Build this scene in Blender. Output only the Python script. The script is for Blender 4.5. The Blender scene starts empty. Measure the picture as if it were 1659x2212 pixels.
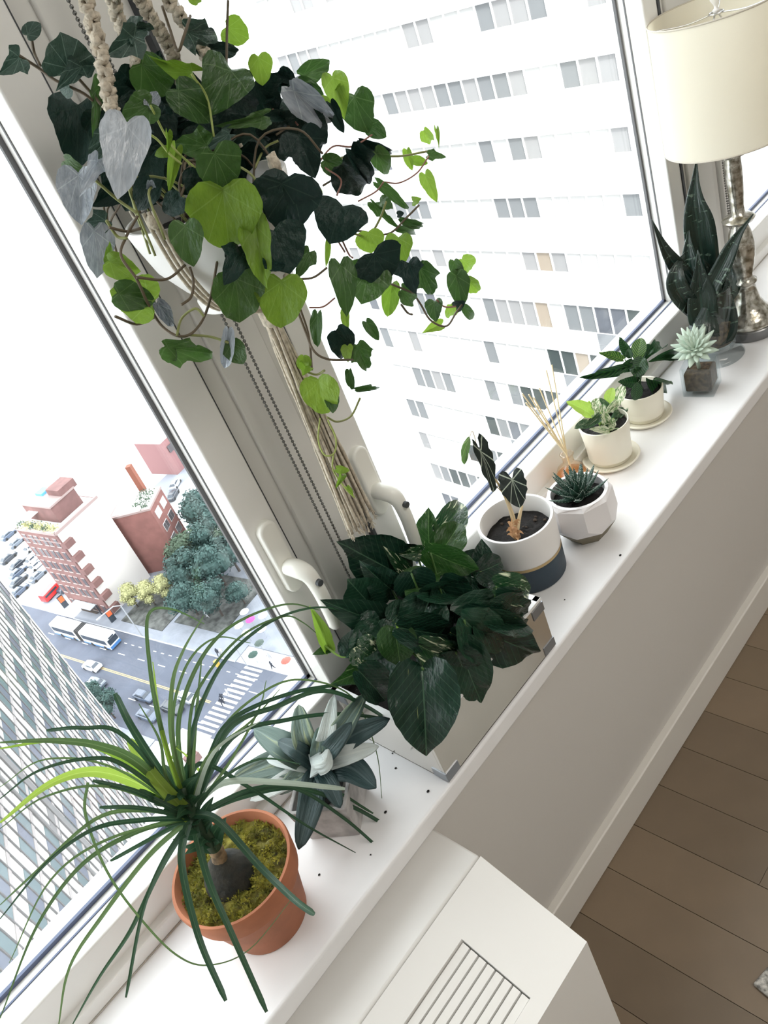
import bpy, bmesh, math, random
from mathutils import Vector, Matrix, noise
random.seed(7)
C = bpy.context.scene.collection
SC = bpy.context.scene
PI = math.pi
# ------------------------------------------------------------------ camera
CW, CH, F = 1659.0, 2212.0, 1842.588
AX = Vector((0.62807859, -0.61393677, 0.4781202))      # world axes seen from the camera (x right, y down, z forward)
AY = Vector((-0.70429879, -0.18724215, 0.68476536))
AZ = Vector((-0.33087838, -0.76682594, -0.54999771))
EYE = Vector((0, 0, 1.0))
cd = bpy.data.cameras.new('camera'); cam = bpy.data.objects.new('camera', cd); C.objects.link(cam)
cd.sensor_fit = 'HORIZONTAL'; cd.sensor_width = 36; cd.lens = F / CW * 36
cd.clip_start = 0.02; cd.clip_end = 2000
cam.matrix_world = Matrix(((AX.x, -AX.y, -AX.z, 0), (AY.x, -AY.y, -AY.z, 0), (AZ.x, -AZ.y, -AZ.z, 1.0), (0, 0, 0, 1)))
SC.camera = cam
# ------------------------------------------------------------------ sky, lights, exposure
wd = bpy.data.worlds.new('sky'); SC.world = wd; wd.use_nodes = True
bg = wd.node_tree.nodes['Background']; bg.inputs[0].default_value = (0.93, 0.965, 1.0, 1); bg.inputs[1].default_value = 3.4
SC.view_settings.view_transform = 'Standard'; SC.view_settings.look = 'None'
SC.view_settings.gamma = 1; SC.view_settings.use_curve_mapping = False
SC.view_settings.exposure = .92
SC.cycles.max_bounces = 12; SC.cycles.transparent_max_bounces = 16
SC.cycles.diffuse_bounces = 5; SC.cycles.glossy_bounces = 4; SC.cycles.transmission_bounces = 8
SC.cycles.caustics_reflective = False; SC.cycles.caustics_refractive = False
SC.cycles.sample_clamp_indirect = 6
def area(name, loc, rot, sx, sy, e=0, portal=False, col=(1, 1, 1)):
    l = bpy.data.lights.new(name, 'AREA'); l.shape = 'RECTANGLE'; l.size = sx; l.size_y = sy; l.energy = e; l.color = col
    if portal: l.cycles.is_portal = True
    o = bpy.data.objects.new(name, l); o.location = loc; o.rotation_euler = rot; C.objects.link(o); return o
area('window_portal', (-.3, 1.05, .95), (-PI/2, 0, 0), 1.45, 1.8, portal=True)
area('window_portal', (1.15, 1.05, .95), (-PI/2, 0, 0), 1.05, 1.8, portal=True)
area('window_portal', (2.5, 1.05, .95), (-PI/2, 0, 0), 1.2, 1.8, portal=True)
area('room_fill_light', (1.0, -1.0, 2.0), (0, 0, 0), 1.6, 1.0, e=16, col=(1, .95, .88))  # added soft fill for the room, no fixture behind it
sd = bpy.data.lights.new('sun', 'SUN'); sd.energy = 2.6; sd.angle = math.radians(6); sd.color = (1, .97, .93)
so = bpy.data.objects.new('sun', sd); so.rotation_euler = (math.radians(52), 0, math.radians(-38)); C.objects.link(so)

# ------------------------------------------------------------------ helpers
def ray(px, py):
    u = px - CW/2; v = py - CH/2
    return Vector((AX.x*u + AX.y*v + AX.z*F, AY.x*u + AY.y*v + AY.z*F, AZ.x*u + AZ.y*v + AZ.z*F))
def P(px, py, Y):
    d = ray(px, py); return EYE + d*(Y/d.y)
def PZ(px, py, z):
    d = ray(px, py); return EYE + d*((z-1.0)/d.z)
def PXm(w, p):                       # metres for w photo pixels at point p
    d = p-EYE; return w*abs(d.dot(Vector((AX.z, AY.z, AZ.z))))/F
def mat(name, col, rough=.6, spec=.5, metal=0, noise_amt=0, noise_scale=30, bump=0, bump_scale=200, trans=None, tcol=None, coat=0, col2=None, detail=6):
    m = bpy.data.materials.new(name); m.use_nodes = True; nt = m.node_tree; b = nt.nodes['Principled BSDF']
    b.inputs['Base Color'].default_value = (*col, 1); b.inputs['Roughness'].default_value = rough
    b.inputs['Specular IOR Level'].default_value = spec; b.inputs['Metallic'].default_value = metal
    b.inputs['Coat Weight'].default_value = coat
    tc = nt.nodes.new('ShaderNodeTexCoord')
    if noise_amt or col2:
        n = nt.nodes.new('ShaderNodeTexNoise'); n.inputs['Scale'].default_value = noise_scale; n.inputs['Detail'].default_value = detail
        nt.links.new(tc.outputs['Object'], n.inputs['Vector'])
        r = nt.nodes.new('ShaderNodeValToRGB'); r.color_ramp.elements[0].position = .35; r.color_ramp.elements[1].position = .65
        c2 = col2 or tuple(max(0, c*(1-noise_amt)) for c in col)
        r.color_ramp.elements[0].color = (*c2, 1); r.color_ramp.elements[1].color = (*col, 1)
        nt.links.new(n.outputs['Fac'], r.inputs['Fac']); nt.links.new(r.outputs['Color'], b.inputs['Base Color'])
    if bump:
        n2 = nt.nodes.new('ShaderNodeTexNoise'); n2.inputs['Scale'].default_value = bump_scale; n2.inputs['Detail'].default_value = 4
        nt.links.new(tc.outputs['Object'], n2.inputs['Vector'])
        bp = nt.nodes.new('ShaderNodeBump'); bp.inputs['Strength'].default_value = bump; bp.inputs['Distance'].default_value = .002
        nt.links.new(n2.outputs['Fac'], bp.inputs['Height']); nt.links.new(bp.outputs['Normal'], b.inputs['Normal'])
    if trans:
        t = nt.nodes.new('ShaderNodeBsdfTranslucent'); t.inputs[0].default_value = (*(tcol or col), 1)
        mx = nt.nodes.new('ShaderNodeMixShader'); mx.inputs[0].default_value = trans
        nt.links.new(b.outputs[0], mx.inputs[1]); nt.links.new(t.outputs[0], mx.inputs[2])
        nt.links.new(mx.outputs[0], nt.nodes['Material Output'].inputs[0])
    return m
def glass_mat(name, col, gl=.08, rough=0.02):
    m = bpy.data.materials.new(name); m.use_nodes = True; nt = m.node_tree; nt.nodes.remove(nt.nodes['Principled BSDF'])
    t = nt.nodes.new('ShaderNodeBsdfTransparent'); t.inputs[0].default_value = (*col, 1)
    g = nt.nodes.new('ShaderNodeBsdfGlossy'); g.inputs['Roughness'].default_value = rough
    fr = nt.nodes.new('ShaderNodeLayerWeight'); fr.inputs[0].default_value = .5
    pw = nt.nodes.new('ShaderNodeMath'); pw.operation = 'POWER'; pw.inputs[1].default_value = 5; nt.links.new(fr.outputs['Facing'], pw.inputs[0])
    ma = nt.nodes.new('ShaderNodeMath'); ma.operation = 'MULTIPLY_ADD'; ma.inputs[1].default_value = .5; ma.inputs[2].default_value = .02+gl
    nt.links.new(pw.outputs[0], ma.inputs[0])
    mx = nt.nodes.new('ShaderNodeMixShader'); nt.links.new(ma.outputs[0], mx.inputs[0])
    nt.links.new(t.outputs[0], mx.inputs[1]); nt.links.new(g.outputs[0], mx.inputs[2])
    nt.links.new(mx.outputs[0], nt.nodes['Material Output'].inputs[0]); return m

def leaf_mat(name, dark, light, kind='palm', vein=(.6, .7, .5), vs=.5, rough=.35, trans=.35, tcol=None, streak=None, spec=.5, vw=.02):
    """procedural leaf: UV.x runs across (-1..1), UV.y along (0..1); veins, mottling and streaks from nodes"""
    m = bpy.data.materials.new(name); m.use_nodes = True; nt = m.node_tree; N = nt.nodes; L = nt.links
    b = N['Principled BSDF']; b.inputs['Roughness'].default_value = rough; b.inputs['Specular IOR Level'].default_value = spec
    uv = N.new('ShaderNodeUVMap'); uv.uv_map = 'UVMap'; sp = N.new('ShaderNodeSeparateXYZ'); L.new(uv.outputs[0], sp.inputs[0])
    def M(op, a, b_=None, c=None):
        n = N.new('ShaderNodeMath'); n.operation = op
        for i, v in enumerate((a, b_, c)):
            if v is None: continue
            if isinstance(v, (int, float)): n.inputs[i].default_value = v
            else: L.new(v, n.inputs[i])
        return n.outputs[0]
    x, y = sp.outputs[0], sp.outputs[1]; ax = M('ABSOLUTE', x)
    nz = N.new('ShaderNodeTexNoise'); nz.inputs['Scale'].default_value = 5; nz.inputs['Detail'].default_value = 5
    oi = N.new('ShaderNodeObjectInfo'); va = N.new('ShaderNodeVectorMath'); va.operation = 'ADD'
    cmb = N.new('ShaderNodeCombineXYZ'); L.new(M('MULTIPLY', oi.outputs['Random'], 37.), cmb.inputs[0]); L.new(M('MULTIPLY', oi.outputs['Random'], 91.), cmb.inputs[1])
    L.new(uv.outputs[0], va.inputs[0]); L.new(cmb.outputs[0], va.inputs[1]); L.new(va.outputs[0], nz.inputs['Vector'])
    mix = N.new('ShaderNodeMix'); mix.data_type = 'RGBA'; mix.inputs[6].default_value = (*dark, 1); mix.inputs[7].default_value = (*light, 1)
    rr = M('ADD', M('MULTIPLY', nz.outputs['Fac'], .6), M('MULTIPLY', oi.outputs['Random'], .5)); L.new(M('SUBTRACT', rr, .05), mix.inputs[0])
    col = mix.outputs[2]
    if kind == 'palmate':
        ang = M('ABSOLUTE', M('ARCTAN2', x, M('SUBTRACT', y, .05))); r = M('SQRT', M('ADD', M('MULTIPLY', x, x), M('MULTIPLY', y, y)))
        v = None
        for a in (0, .62, 1.25, 1.9):
            d = M('MULTIPLY', M('ABSOLUTE', M('SUBTRACT', ang, a)), r)
            k = M('LESS_THAN', d, vw if a else vw*1.2); v = k if v is None else M('MAXIMUM', v, k)
    elif kind == 'pinnate' or kind == 'herring':
        t = M('FRACT', M('MULTIPLY', M('SUBTRACT', y, M('MULTIPLY', ax, .45 if kind == 'pinnate' else .35)), 9))
        v = M('MAXIMUM', M('LESS_THAN', ax, vw), M('MULTIPLY', M('LESS_THAN', t, .12 if kind == 'pinnate' else .45), .35 if kind == 'pinnate' else 1))
    else:
        v = M('LESS_THAN', ax, .08)
    m2 = N.new('ShaderNodeMix'); m2.data_type = 'RGBA'; L.new(M('MULTIPLY', v, vs), m2.inputs[0]); L.new(col, m2.inputs[6]); m2.inputs[7].default_value = (*vein, 1); col = m2.outputs[2]
    if streak:
        scol, lo, hi, sx, sy = streak
        mp = N.new('ShaderNodeMapping'); mp.inputs['Scale'].default_value = (sx, sy, 1); L.new(va.outputs[0], mp.inputs[0])
        n3 = N.new('ShaderNodeTexNoise'); n3.inputs['Scale'].default_value = 3; n3.inputs['Detail'].default_value = 5; n3.inputs['Distortion'].default_value = .6; L.new(mp.outputs[0], n3.inputs['Vector'])
        rp = N.new('ShaderNodeValToRGB'); rp.color_ramp.elements[0].position = lo; rp.color_ramp.elements[1].position = hi; L.new(n3.outputs['Fac'], rp.inputs[0])
        m3 = N.new('ShaderNodeMix'); m3.data_type = 'RGBA'; L.new(rp.outputs[0], m3.inputs[0]); L.new(col, m3.inputs[6]); m3.inputs[7].default_value = (*scol, 1); col = m3.outputs[2]
    L.new(col, b.inputs['Base Color'])
    bp = N.new('ShaderNodeBump'); bp.inputs['Strength'].default_value = .35; bp.inputs['Distance'].default_value = .01; L.new(M('ADD', nz.outputs['Fac'], M('MULTIPLY', v, -.4)), bp.inputs['Height']); L.new(bp.outputs[0], b.inputs['Normal'])
    t = N.new('ShaderNodeBsdfTranslucent')
    if tcol: 
        m4 = N.new('ShaderNodeMix'); m4.data_type = 'RGBA'; m4.blend_type = 'MULTIPLY'; m4.inputs[0].default_value = .0; t.inputs[0].default_value = (*tcol, 1)
    else: L.new(col, t.inputs[0])
    mx = N.new('ShaderNodeMixShader'); mx.inputs[0].default_value = trans
    L.new(b.outputs[0], mx.inputs[1]); L.new(t.outputs[0], mx.inputs[2]); L.new(mx.outputs[0], N['Material Output'].inputs[0])
    return m

class MB:
    def __init__(s): s.v = []; s.f = []; s.uv = None
    def box(s, a, b):
        i = len(s.v); x0, y0, z0 = a; x1, y1, z1 = b
        s.v += [(x0,y0,z0),(x1,y0,z0),(x1,y1,z0),(x0,y1,z0),(x0,y0,z1),(x1,y0,z1),(x1,y1,z1),(x0,y1,z1)]
        s.f += [tuple(i+k for k in q) for q in ((0,3,2,1),(4,5,6,7),(0,1,5,4),(1,2,6,5),(2,3,7,6),(3,0,4,7))]; return s
    def obox(s, o, u, v, w):
        i = len(s.v); o = Vector(o); u = Vector(u); v = Vector(v); w = Vector(w)
        s.v += [tuple(q) for q in (o, o+u, o+u+v, o+v, o+w, o+u+w, o+u+v+w, o+v+w)]
        s.f += [tuple(i+k for k in q) for q in ((0,3,2,1),(4,5,6,7),(0,1,5,4),(1,2,6,5),(2,3,7,6),(3,0,4,7))]; return s
    def lathe(s, c, prof, n=48, cap=True, rot=0):
        i = len(s.v); c = Vector(c)
        for r, z in prof:
            for k in range(n):
                a = 2*PI*k/n+rot; s.v.append((c.x+r*math.cos(a), c.y+r*math.sin(a), c.z+z))
        for j in range(len(prof)-1):
            for k in range(n):
                k2 = (k+1) % n; s.f.append((i+j*n+k, i+j*n+k2, i+(j+1)*n+k2, i+(j+1)*n+k))
        if cap:
            s.f.append(tuple(i+k for k in range(n))[::-1]); e = i+(len(prof)-1)*n; s.f.append(tuple(e+k for k in range(n)))
        return s
    def tube(s, pts, r, n=8, r1=None, cap=True):
        pts = [Vector(p) for p in pts]; i = len(s.v); m = len(pts); ref = None
        for j, p in enumerate(pts):
            t = (pts[min(j+1, m-1)]-pts[max(j-1, 0)])
            if t.length < 1e-9: t = Vector((0, 0, 1))
            t.normalize()
            if ref is None: ref = t.cross(Vector((.3, .9, .2)) if abs(t.y) < .8 else Vector((1, 0, 0))).normalized()
            else:
                ref = ref-t*ref.dot(t)
                ref = ref.normalized() if ref.length > 1e-6 else t.orthogonal().normalized()
            w = t.cross(ref); rr = r[j] if isinstance(r, (list, tuple)) else (r if r1 is None else r+(r1-r)*j/max(1, m-1))
            for k in range(n):
                a = 2*PI*k/n; s.v.append(tuple(p+ref*(rr*math.cos(a))+w*(rr*math.sin(a))))
        for j in range(m-1):
            for k in range(n):
                k2 = (k+1) % n; s.f.append((i+j*n+k, i+j*n+k2, i+(j+1)*n+k2, i+(j+1)*n+k))
        if cap: s.f.append(tuple(i+k for k in range(n))[::-1]); e = i+(m-1)*n; s.f.append(tuple(e+k for k in range(n)))
        return s
    def disc(s, c, r, n=40, rings=8, h=0, bump=0, sc=60, dome=0):
        i = len(s.v); c = Vector(c); s.v.append((c.x, c.y, c.z+h+dome))
        for j in range(1, rings+1):
            for k in range(n):
                a = 2*PI*k/n; q = r*j/rings; x = c.x+q*math.cos(a); y = c.y+q*math.sin(a)
                s.v.append((x, y, c.z+h+dome*(1-(j/rings)**2)+(bump*noise.noise(Vector((x*sc, y*sc, 3))) if bump else 0)))
        for k in range(n): s.f.append((i, i+1+k, i+1+(k+1) % n))
        for j in range(rings-1):
            for k in range(n):
                k2 = (k+1) % n; s.f.append((i+1+j*n+k, i+1+(j+1)*n+k, i+1+(j+1)*n+k2, i+1+j*n+k2))
        return s
    def sphere(s, c, r, n=8, m=6, sc=(1, 1, 1)):
        i = len(s.v); c = Vector(c); s.v.append((c.x, c.y, c.z+r*sc[2]))
        for j in range(1, m):
            for k in range(n):
                t = PI*j/m; a = 2*PI*k/n; s.v.append((c.x+r*sc[0]*math.sin(t)*math.cos(a), c.y+r*sc[1]*math.sin(t)*math.sin(a), c.z+r*sc[2]*math.cos(t)))
        s.v.append((c.x, c.y, c.z-r*sc[2])); e = len(s.v)-1
        for k in range(n):
            k2 = (k+1) % n; s.f.append((i, i+1+k, i+1+k2)); s.f.append((e, e-n+k2, e-n+k))
            for j in range(m-2): s.f.append((i+1+j*n+k, i+1+(j+1)*n+k, i+1+(j+1)*n+k2, i+1+j*n+k2))
        return s
    def blade(s, pts, wid, up=None, fold=.25, cols=4, twist=0):
        """ribbon leaf along a 3-D path; wid(t) half width"""
        if s.uv is None: s.uv = []
        pts = [Vector(p) for p in pts]; m = len(pts); i = len(s.v); prev = None
        for j, p in enumerate(pts):
            t = (pts[min(j+1, m-1)]-pts[max(j-1, 0)]).normalized(); tt = j/(m-1)
            nrm = up if up is not None else (EYE-p)
            side = t.cross(nrm)
            if side.length < 1e-5: side = t.orthogonal()
            side.normalize()
            if prev is not None and side.dot(prev) < 0: side = -side
            prev = side
            nn = side.cross(t).normalized(); w = wid(tt)
            if twist: 
                q = Matrix.Rotation(twist*tt, 3, t); side2 = q @ side; nn = q @ nn
            else: side2 = side
            for k in range(cols+1):
                x = -1+2*k/cols; s.v.append(tuple(p+side2*(x*w)+nn*(abs(x)*fold*w))); s.uv.append((x, tt))
        for j in range(m-1):
            for k in range(cols): a = i+j*(cols+1)+k; s.f.append((a, a+1, a+cols+2, a+cols+1))
        return s
    def mesh(s, name):
        me = bpy.data.meshes.new(name); me.from_pydata([tuple(q) for q in s.v], [], s.f); 
        if s.uv and len(s.uv) == len(s.v):
            ul = me.uv_layers.new(name='UVMap')
            for lp in me.loops: ul.data[lp.index].uv = s.uv[lp.vertex_index]
        return me
    def build(s, name, m, parent=None, smooth=False, bevel=0, seg=2, off=True, angle=None):
        me = s.mesh(name); ms = m if isinstance(m, (list, tuple)) else [m]
        for q in ms: me.materials.append(q)
        o = bpy.data.objects.new(name, me); C.objects.link(o)
        if parent is not None:
            o.parent = parent
            if off:
                pl = wloc(parent)
                if pl.length: me.transform(Matrix.Translation(-pl))
        if smooth: me.shade_smooth()
        if bevel:
            md = o.modifiers.new('b', 'BEVEL'); md.width = bevel; md.segments = seg; md.limit_method = 'ANGLE'; md.angle_limit = math.radians(40)
            if not smooth: me.shade_smooth(); me.set_sharp_from_angle(angle=math.radians(50)) if hasattr(me, 'set_sharp_from_angle') else None
        if angle: me.shade_smooth(); me.set_sharp_from_angle(angle=math.radians(angle))
        return o
def wloc(o):
    v = Vector((0, 0, 0))
    while o is not None: v += o.location; o = o.parent
    return v
def tag(o, label=None, cat=None, group=None, kind=None):
    if label: o['label'] = label
    if cat: o['category'] = cat
    if group: o['group'] = group
    if kind: o['kind'] = kind
    return o
def thing(name, label, cat, loc=(0, 0, 0), group=None):
    o = bpy.data.objects.new(name, None); o.empty_display_size = .05; C.objects.link(o); o.location = loc
    return tag(o, label, cat, group)
def structure(name, label=None, loc=(0, 0, 0)):
    o = bpy.data.objects.new(name, None); C.objects.link(o); o.location = loc; return tag(o, label, None, None, 'structure')
def catmull(pts, n=6):
    pts = [Vector(p) for p in pts]
    if len(pts) < 3: return [pts[0].lerp(pts[-1], i/n) for i in range(n+1)]
    q = [pts[0]*2-pts[1]]+pts+[pts[-1]*2-pts[-2]]; out = []
    for i in range(1, len(q)-2):
        a, b, c, d = q[i-1], q[i], q[i+1], q[i+2]
        for k in range(n):
            t = k/n; out.append(.5*((2*b)+(c-a)*t+(2*a-5*b+4*c-d)*t*t+(3*b-3*c+d-a)*t**3))
    out.append(pts[-1]); return out

# leaf templates: base at origin, tip at (0,1), spread +-0.5, UV x = 2*x
OUT = {
 'ivy': [(.04,-.04),(.15,-.12),(.30,-.12),(.42,-.03),(.49,.11),(.51,.26),(.46,.40),(.41,.50),(.36,.64),(.27,.79),(.13,.91),(0,1.0)],
 'ivy_lobed': [(.05,-.04),(.18,-.14),(.31,-.11),(.39,.0),(.43,.10),(.52,.26),(.38,.34),(.29,.42),(.27,.55),(.22,.72),(.10,.90),(0,1.0)],
 'round': [(.06,-.06),(.22,-.13),(.38,-.06),(.48,.12),(.50,.32),(.46,.52),(.36,.72),(.2,.89),(.08,.96),(0,1.0)],
 'heart': [(.05,-.06),(.18,-.12),(.33,-.08),(.45,.06),(.50,.24),(.48,.42),(.40,.60),(.28,.77),(.13,.91),(0,1.03)],
 'oval': [(.10,.02),(.24,.10),(.38,.24),(.47,.40),(.50,.54),(.45,.70),(.34,.84),(.18,.95),(0,1.0)],
 'shield': [(.03,-.04),(.12,-.22),(.26,-.30),(.40,-.22),(.47,-.06),(.43,.06),(.50,.18),(.44,.32),(.45,.44),(.34,.60),(.28,.74),(.14,.90),(0,1.0)],
}
def leaf_mesh(kind, fold, curl, ripple, seed):
    o = OUT[kind]; half = [(x, y) for x, y in o]
    def den(h):
        r = []
        for (a, b), (c, d) in zip(h, h[1:]): r += [(a, b), ((a+c)/2, (b+d)/2)]
        return r+[h[-1]]
    h = den(half); ring = [(0, 0)]+h+[(-x, y) for x, y in h[::-1][1:]]
    n = len(ring); v = []; uv = []; f = []; cx, cy = 0, .33
    def zz(x, y, t=1):
        r = math.hypot(x, y-.2)
        return fold*abs(x)*1.0-curl*(y-.25)**2*(1 if y > .25 else .5)+ripple*t*t*noise.noise(Vector((x*4+seed*5, y*4, seed*3.3)))
    v.append((cx, cy, zz(cx, cy, 0))); uv.append((0, cy)); RG = (.3, .6, .85, 1.0)
    for t in RG:
        for x, y in ring:
            X = cx+(x-cx)*t; Y = cy+(y-cy)*t
            if t == 1: q = 1+.035*noise.noise(Vector((x*9+seed, y*9, 1))); X *= q
            v.append((X, Y, zz(X, Y, t))); uv.append((2*X, Y))
    for k in range(n): f.append((0, 1+k, 1+(k+1) % n))
    for j in range(len(RG)-1):
        for k in range(n): k2 = (k+1) % n; f.append((1+j*n+k, 1+(j+1)*n+k, 1+(j+1)*n+k2, 1+j*n+k2))
    m = MB(); m.v = v; m.f = f; m.uv = uv; me = m.mesh(kind+'_leaf'); me.shade_smooth(); return me
_lc = {}
def leaf_variant(kind, var, material):
    k = (kind, var, material.name)
    if k not in _lc:
        rnd = random.Random(var*13+len(kind)); me = leaf_mesh(kind, rnd.uniform(.1, .5), rnd.uniform(.15, .55), rnd.uniform(.06, .16), var+1)
        me.materials.append(material); _lc[k] = me
    return _lc[k]
def add_leaf(name, parent, B, T, wid, kind, material, var, roll=0, flip=1):
    """one leaf object from its base point to its tip"""
    Lv = T-B; view = (EYE-(B+T)/2).normalized(); W = Lv.cross(view)
    if W.length < 1e-6: W = Lv.orthogonal()
    W.normalize(); W = Matrix.Rotation(roll, 3, Lv.normalized()) @ W
    Nn = W.cross(Lv).normalized()*Lv.length*flip; W = W*wid
    o = bpy.data.objects.new(name, leaf_variant(kind, var, material)); C.objects.link(o); o.parent = parent
    b = B-wloc(parent)
    o.matrix_basis = Matrix(((W.x, Lv.x, Nn.x, b.x), (W.y, Lv.y, Nn.y, b.y), (W.z, Lv.z, Nn.z, b.z), (0, 0, 0, 1)))
    return o

# ------------------------------------------------------------------ materials
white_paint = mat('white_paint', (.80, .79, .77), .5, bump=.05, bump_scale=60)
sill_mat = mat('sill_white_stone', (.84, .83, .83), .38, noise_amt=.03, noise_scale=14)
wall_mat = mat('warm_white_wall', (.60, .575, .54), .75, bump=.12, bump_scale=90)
frame_mat = mat('white_window_frame', (.80, .79, .76), .35, noise_amt=.03, noise_scale=8)
post_mat = mat('painted_post', (.70, .69, .655), .55)
vgasket_mat = mat('grey_gasket', (.13, .13, .135), .5)
gasket_mat = mat('blue_grey_gasket', (.10, .125, .21), .45)
gap_mat = mat('dark_gap', (.05, .055, .06), .6)
caulk_mat = mat('caulk', (.50, .47, .43), .7)
pane_mat = glass_mat('window_glass', (.97, .985, .98), .02, 0)

# ------------------------------------------------------------------ room shell
FZ = -.6
def st(name, mb, m, **k): 
    o = mb.build(name, m, **k); return tag(o, None, None, None, 'structure')
sub = structure('floor')
plank_mats = [mat('oak_plank_%s' % n, c, .45, noise_amt=.16, noise_scale=(5), bump=.05, bump_scale=40) for n, c in (('tan', (.21, .155, .10)), ('dun', (.19, .14, .092)), ('sand', (.225, .165, .108)))]
MB().box((-1.6, -3, FZ-.05), (3.4, .75, FZ-.012)).build('subfloor', caulk_mat, sub)
rp = random.Random(3); protos = {}
nx = 0; x = -1.6+.0325
pl_me = {}
for i in range(48):
    x0 = -1.569+.1057*i-.0025
    if x0 > 3.3: break
    y = .735
    first = True
    while y > -2.9:
        ln = rp.choice((.9, 1.1, 1.3)) if not first else rp.uniform(.25, 1.1)
        if first and abs(x0-.725) < .06: ln = .285
        first = False; y2 = max(y-ln, -3)
        if y-y2 < .02: break
        k = (round(y-y2, 2), rp.randrange(3))
        if k not in pl_me:
            b = MB().box((.0006, -k[0]+.0008, -.012), (.1051, 0, 0)); me = b.mesh('plank'); me.materials.append(plank_mats[k[1]]); pl_me[k] = me
        o = bpy.data.objects.new('plank', pl_me[k]); C.objects.link(o); o.parent = sub; o.location = (x0, y, FZ); y -= k[0]
st('ceiling', MB().box((-1.7, -3.1, 2.05), (3.5, 1.3, 2.15)), white_paint)
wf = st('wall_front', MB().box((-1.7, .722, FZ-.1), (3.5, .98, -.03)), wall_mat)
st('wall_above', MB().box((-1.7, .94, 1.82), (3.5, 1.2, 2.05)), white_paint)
st('wall_left', MB().box((-1.75, -3.1, FZ-.1), (-1.6, 1.2, 2.15)), white_paint)
st('wall_right', MB().box((3.4, -3.1, FZ-.1), (3.55, 1.2, 2.15)), white_paint)
st('wall_back', MB().box((-1.7, -3.15, FZ-.1), (3.5, -3.0, 2.15)), white_paint)
bb = st('baseboard_front', MB().box((-1.6, .706, FZ), (3.4, .724, FZ+.088)), mat('baseboard_paint', (.70, .67, .62), .5), bevel=.003)
s = MB().box((-1.6, .693, -.034), (3.4, .912, 0)); st('trim_1', s, sill_mat, bevel=.005, seg=3)
st('trim_2', MB().box((-1.6, .908, -.034), (3.4, .98, .0)), sill_mat)
st('trim_3', MB().box((-1.6, .9075, .0), (3.4, .9095, .0012)), caulk_mat)
# posts between the windows
def post(name, x0, x1, ys=.932):
    o = structure(name)
    MB().box((x0, ys+.004, 0), (x1, 1.02, 1.82)).build('post_core', post_mat, o, bevel=.002)
    MB().box((x0+.030, ys-.003, .0), (x1-.030, ys+.006, 1.82)).build('cover_strip', post_mat, o, bevel=.003)
    return o
post('trim_4', .472, .612); post('trim_5', 1.700, 1.868)
# windows: frame rails and stiles, gaskets, glass
def window(name, x0, x1, handle=None, zb=.018, zt=1.80):
    w = structure(name); yf, yg = .925, .984; sw = .051
    f = MB(); f.box((x0, .9095, .0), (x1, .936, .024)); f.build('fixed_frame', frame_mat, w, bevel=.002)
    f = MB(); f.box((x0, yf, .02), (x1, 1.0, .078)); f.build('bottom_rail', frame_mat, w, bevel=.003)
    f = MB(); f.box((x0, yf, zt-.06), (x1, 1.0, zt+.03)); f.build('top_rail', frame_mat, w, bevel=.003)
    for a, b in ((x0, x0+sw), (x1-sw, x1)):
        MB().box((a, yf+.0005, .077), (b, 1.0, zt-.059)).build('stile', frame_mat, w, bevel=.003)
    xa, xb = x0+sw, x1-sw; za, zc = .078, zt-.06
    g = MB(); g.box((xa, .9615, za-.001), (xb, .9645, za+.0015)); g.build('thin_gasket', gasket_mat, w); g = MB()
    for a, b in ((xa-.001, xa+.0012), (xb-.0012, xb+.001)): g.box((a, .9615, za), (b, .9645, zc))
    g.build('thin_gasket', vgasket_mat, w)
    g = MB(); g.box((xa, .978, za-.001), (xb, .9835, za+.007)); g.build('glazing_gasket', gasket_mat, w); g = MB()
    for a, b in ((xa-.001, xa+.006), (xb-.006, xb+.001)): g.box((a, .978, za), (b, .9835, zc))
    g.box((xa, .978, zc-.006), (xb, .9835, zc)); g.build('glazing_gasket', vgasket_mat, w)
    MB().box((xa+.001, yg, za), (xb-.001, yg+.004, zc)).build('glass_pane', pane_mat, w)
    if handle is not None: make_handle(w, *handle)
    return w
hmat = mat('handle_white_metal', (.83, .82, .76), .3)
def make_handle(parent, cx, zp):
    yf = .925
    b = MB(); n = 24; pr = []
    for k in range(n):
        a = 2*PI*k/n; pr.append((cx+.0155*math.cos(a), zp+(.048 if math.sin(a) >= 0 else -.048)+.0155*math.sin(a)))
    b.v = [(x, yf+.001, z) for x, z in pr]+[(x, yf-.012, z) for x, z in pr]
    b.f = [(i, (i+1) % n, n+(i+1) % n, n+i) for i in range(n)]+[tuple(range(n, 2*n))]
    hp = b.build('handle', hmat, parent, bevel=.004, seg=3)
    lv = MB(); hz = zp-.018
    pts = catmull([(cx, yf-.008, hz), (cx+.002, yf-.03, hz), (cx+.006, yf-.044, hz-.012), (cx+.008, yf-.047, hz-.045), (cx+.008, yf-.045, hz-.085), (cx+.007, yf-.043, hz-.118)], 5)
    m = len(pts); rr = [.0125+.002*math.sin(PI*min(1, j/m*2.2))-.003*(j/m) for j in range(m)]; rr[-1] = .006
    lv.tube(pts, rr, 14); l = lv.build('lever', hmat, hp, smooth=True)
    MB().tube([(cx+.0075, yf-.055, hz-.022), (cx+.0075, yf-.0625, hz-.022)], .0052, 16).build('lock', gap_mat, hp, bevel=.0008)
window('window_1', -1.35, .4725, (.4475, .335))
window('window_2', .6155, 1.694, (.640, .325))
window('window_3', 1.874, 3.3)
g = MB().box((.4718, .9265, .0), (.4735, .94, 1.8)).box((.6105, .9235, .0), (.6155, .94, 1.8)).box((1.6935, .9235, .0), (1.701, .94, 1.8))
st('trim_6', g, gap_mat)
# outer stone ledge under the windows
st('trim_7', MB().box((-1.6, 1.0, -.02), (3.4, 1.07, .03)), sill_mat)
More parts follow.
